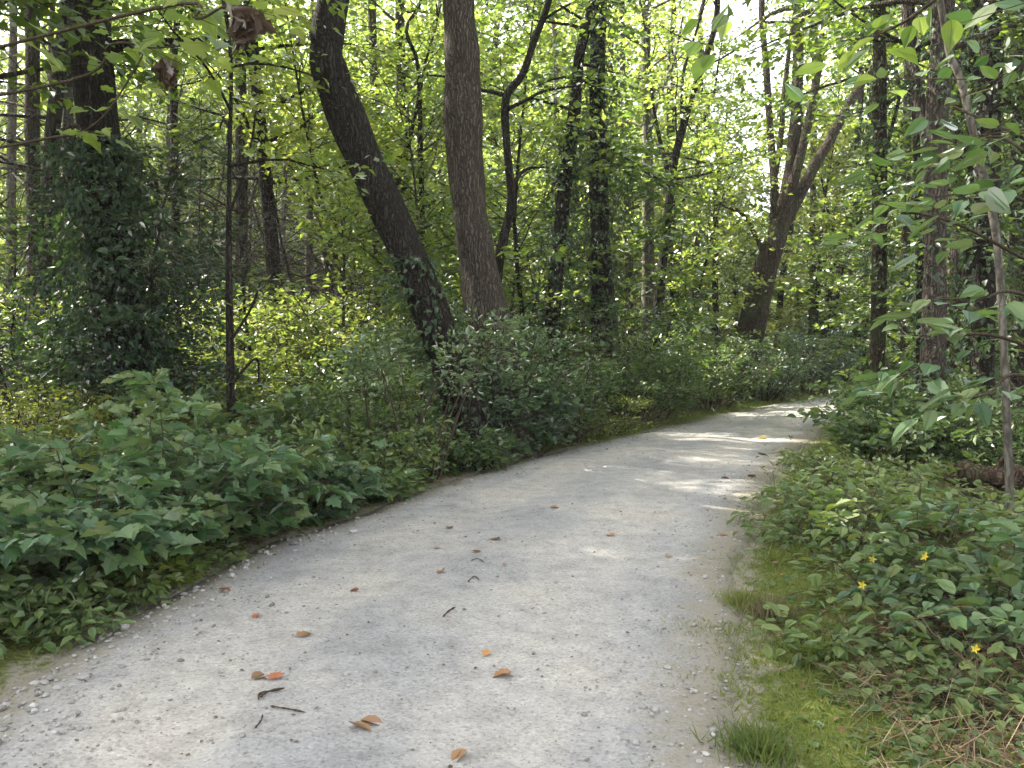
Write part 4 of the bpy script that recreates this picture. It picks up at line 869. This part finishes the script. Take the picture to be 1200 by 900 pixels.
Fp = (ICF[None]+(np.arange(n0)*12)[:,None,None]).reshape(-1,3)
tag(link('gravel', mesh_np('gravel', Vp.reshape(-1,3), [Fp], M['stone'], False)), 'loose pebbles scattered on the path, thickest at its edges', 'gravel', kind='stuff')

# crumbs of bark and leaf on the path
n1 = 6000; y = 1.8*(20/1.8)**g.uniform(0,1,n1); x = g.uniform(-2.8,7,n1); s = path_sd(x,y); k = (s < .0)&(s>-4)&(g.uniform(0,1,n1) < .25+.75*np.exp(s/.5)); x,y = x[k],y[k]; n1 = len(x)
z1 = np.array([kd.find((a,b,0.0))[0][2] for a,b in zip(x,y)])+.006
lv = Leaves(T_FAR); lv.add(np.stack([x,y,z1],1), np.stack([g.normal(0,1,n1),g.normal(0,1,n1),g.normal(0,.1,n1)],1), np.array([0,0,1.])+g.normal(0,.3,(n1,3)), g.uniform(.008,.03,n1)*np.clip(.8+y/20,.8,1.6))
tag(lv.build('litter_crumbs', M['deadleaf'], carve=False), 'dark crumbs of bark and leaf strewn over the path', 'litter', kind='stuff')
# ------------------------------------------------------------------ single small things
fl = [(265,697,'redleaf','red fallen leaf nearest the left edge of the path',.07),
      (300,728,'redleaf','red fallen leaf a step right of the leftmost red one',.075),
      (358,747,'orangeleaf','bright orange leaf right of the two red leaves on the path',.085),
      (304,799,'brownleaf','pale brown half of a fallen pair above the twigs',.085),
      (323,799,'redleaf','reddish half of a fallen pair above the twigs',.08),
      (437,857,'brownleaf','curled brown leaf near the bottom of the path, left of centre',.11),
      (425,865,'orangeleaf','tan leaf lying under the curled brown leaf',.09),
      (538,896,'orangeleaf','orange-brown leaf cut by the bottom border of the picture',.10),
      (587,796,'brownleaf','upturned brown leaf in the middle foreground of the path',.095),
      (570,772,'orangeleaf','flat orange leaf just behind the upturned brown leaf',.07),
      (517,676,'brownleaf','brown curled leaf behind the dark twig in mid path',.075),
      (415,697,'redleaf','reddish leaf on the path left of mid path',.065),
      (560,653,'orangeleaf','pale tan leaf above the curled bark strips',.07),
      (591,668,'brownleaf','small dark brown leaf right of the curled bark strips',.05),
      (512,648,'orangeleaf','small tan leaf left in mid path, behind the brown curled leaf',.06),
      (527,622,'brownleaf','red-brown leaf farther up, left of centre of the path',.085),
      (582,638,'brownleaf','brown leaf farther up in the middle of the path',.09),
      (783,656,'orangeleaf','orange leaf alone on the right half of the path',.085),
      (715,630,'orangeleaf','tan leaf in the middle distance right of centre',.08),
      (650,600,'brownleaf','brown leaf in shade in front of the sun stripe',.09),
      (893,515,'yellowleaf','yellow leaf on the sunny strip, left one of two',.13),
      (927,514,'yellowleaf','yellow leaf on the sunny strip, right one of two',.14),
      (880,560,'brownleaf','dark leaf on the far path between the sun stripes',.10),
      (850,563,'brownleaf','dark leaf in the shade left of its like between the sun stripes',.10),
      (895,535,'brownleaf','dark leaf on the far path below the yellow leaves',.12),
      (848,630,'brownleaf','dark leaf near the right edge in the middle distance',.07)]
for i_, (u,v,mt,lb,s) in enumerate(fl):
    g = np.random.default_rng(900+i_); p = gp(u,v); z = pz(*p)+.012
    a = g.uniform(0,6.28); e = Leaves(T_MAPLE if i_%2 == 0 else T_BROAD)
    o = np.array([p[0],p[1],z]); s *= .95; nn = np.array([g.normal(0,.3),g.normal(0,.3),1])
    A_ = np.array([math.cos(a),math.sin(a),.05]); e.add(o-A_*s*.5, A_, nn, s)
    ob = e.build('fallen_leaf', M[mt], None, o, carve=False); ob.location = o
    tag(ob, lb, 'leaf', 'fallen leaves on the path')
tw_ = [([(519,733),(527,725),(534,722)],.006,'short dark curved twig in the middle of the path'),
       ([(299,866),(306,858),(308,849)],.005,'dark curved twig nearest the bottom left of the path'),
       ([(317,839),(337,843),(358,848)],.005,'straight thin twig lying across the path left of centre'),
       ([(306,829),(312,822),(334,817)],.008,'knobby forked twig right below the pair of fallen leaves'),
       ([(548,690),(556,683),(562,688)],.005,'curled strip of bark in the middle of the path'),
       ([(552,664),(560,662),(568,667)],.004,'thin bark strip above the curled one')]
for i_, (q, r, lb) in enumerate(tw_):
    pts = [np.array([*gp(*p), 0]) for p in q]
    for p in pts: p[2] = pz(p[0],p[1])+r+.004
    o = pts[1].copy(); tb = Tubes(); S = smooth_line(pts,5); rr_ = r*(.75+.25*np.sin(np.arange(len(S))*1.9)); rr_[0] *= .4; rr_[-1] *= .3; tb.tube(S, rr_, 6, .15, i_)
    if i_ == 3: tb.tube(smooth_line([pts[1],pts[1]+np.array([-.02,-.03,.005]),pts[1]+np.array([-.01,-.07,0])],4), np.linspace(r,.003,9), 6)
    ob = tb.build('twig', M['twig'], None, o); ob.location = o; tag(ob, lb, 'twig', 'twigs on the path')
# fallen log on the right
p0 = np.array([gx(1110,7.4),7.4,.28]); p1 = np.array([gx(1300,7.0),7.0,.38]); tb = Tubes()
ln = np.linspace(0,1,14)[:,None]; P = p0*(1-ln)+p1*ln; P[:,2] += .03*np.sin(ln[:,0]*9)
rl = .12+.03*np.sin(np.arange(14)*1.3); rl[0] = .02; rl[1] = .085; tb.tube(P, rl, 12, .14, 4)
for k, (f, a) in enumerate(((4,.8),(8,2.2))): tb.tube(curve(P[f],(math.cos(a)*.5,-.4,.8),.3,0,4,.1), np.linspace(.035,.01,4), 6)
o = P[4]*np.array([1,1,0]); e = empty('fallen_log', o, 'rotting brown fallen log lying in the undergrowth on the right', 'log')
tb.build('log_body', M['log'], e, o)
# tufts of grass at the right edge
for (u,v,mt,hh_,m,lb) in ((905,722,'drygrass',.15,260,'dry reddish grass tuft at the right edge of the path'),(872,708,'grass',.10,500,'small green grass tuft next to the dry one at the right path edge'),
                       (890,880,'grass',.12,500,'grass tuft at the bottom of the right path edge'),(960,770,'grass',.14,320,'grass tuft in the mossy strip right of the path'),(700,497,'drygrass',.3,500,'dry yellow grass tuft on the left verge below the ivy-clad pair')):
    p = gp(u,v); m = int(m*1.6); g = np.random.default_rng(int(u)); lv = Leaves(T_THIN); rr_ = np.abs(g.normal(0,.09,m)); a = g.uniform(0,6.28,m)
    blades(lv, p[0]+np.cos(a)*rr_, p[1]+np.sin(a)*rr_, hh_*g.uniform(.4,1.15,m), g, .5)
    o = np.array([p[0],p[1],tz(*p)]); ob = lv.build('grass_tuft', M[mt], None, o, carve=False); ob.location = o; tag(ob, lb, 'grass tuft', 'grass tufts at the path edges')
# yellow flowers on the right
for (u,v,d,lb) in ((1083,652,4.2,'yellow wildflower highest in the middle of the right verge'),(1022,655,4.3,'pale yellow wildflower left of the highest one'),(1010,685,4.0,'small yellow wildflower lowest and nearest the path'),(1142,760,3.3,'yellow wildflower above the dry stalks at the right')):
    p = at(u,v,d); b = np.array([p[0]+.02,p[1]+.02,tz(p[0],p[1])]); e = empty('wildflower', b, lb, 'flower', 'yellow wildflowers on the right verge'); g = np.random.default_rng(int(u))
    tb = Tubes(); tb.tube(smooth_line([b, (b+p)/2+np.array([.02,0,0]), p],4), np.linspace(.004,.002,9), 5); tb.build('stem', M['greenstem'], e, b)
    lf = Leaves(T_OVAL); m = 7; t = g.uniform(.2,.9,m)[:,None]; lf.add(b*(1-t)+p*t, g.normal(0,1,(m,3))*np.array([1,1,.2]), np.array([0,0,1.])+g.normal(0,.2,(m,3)), g.uniform(.05,.08,m)); lf.build('foliage', M['cover'], e, b, carve=False)
    fo = Leaves(T_OVAL); m = 5; a = np.arange(m)*1.2566; fo.add(np.repeat(p[None],m,0), np.stack([np.cos(a),-.4*np.ones(m),np.sin(a)],1), np.stack([np.cos(a)*.2,-np.ones(m),np.sin(a)*.2],1), g.uniform(.020,.030,m)); fo.build('flower', M['flower'], e, b, carve=False)
# ------------------------------------------------------------------ thin haze added to make the far wood more luminous
hz = bpy.data.meshes.new('haze'); hx0,hx1,hy0,hy1,hz0,hz1 = -226,226,-66,326,-1.2,42
hz.from_pydata([(hx0,hy0,hz0),(hx1,hy0,hz0),(hx1,hy1,hz0),(hx0,hy1,hz0),(hx0,hy0,hz1),(hx1,hy0,hz1),(hx1,hy1,hz1),(hx0,hy1,hz1)],[],[(0,3,2,1),(4,5,6,7),(0,1,5,4),(1,2,6,5),(2,3,7,6),(3,0,4,7)])
hm, hn, hl = newmat('haze'); ho_ = hn.new('ShaderNodeOutputMaterial'); hv = hn.new('ShaderNodeVolumePrincipled')
hv.inputs['Color'].default_value = (.95,.95,.90,1); hv.inputs['Density'].default_value = .0008; hv.inputs['Anisotropy'].default_value = .2
hl.new(hv.outputs[0], ho_.inputs['Volume']); hz.materials.append(hm)
tag(link('haze', hz), 'thin pale haze added to brighten the wood', 'haze', kind='stuff')
cy.volume_bounces = 0
print('OBJECTS', len(bpy.data.objects), 'VERTS', sum(len(m.vertices) for m in bpy.data.meshes))
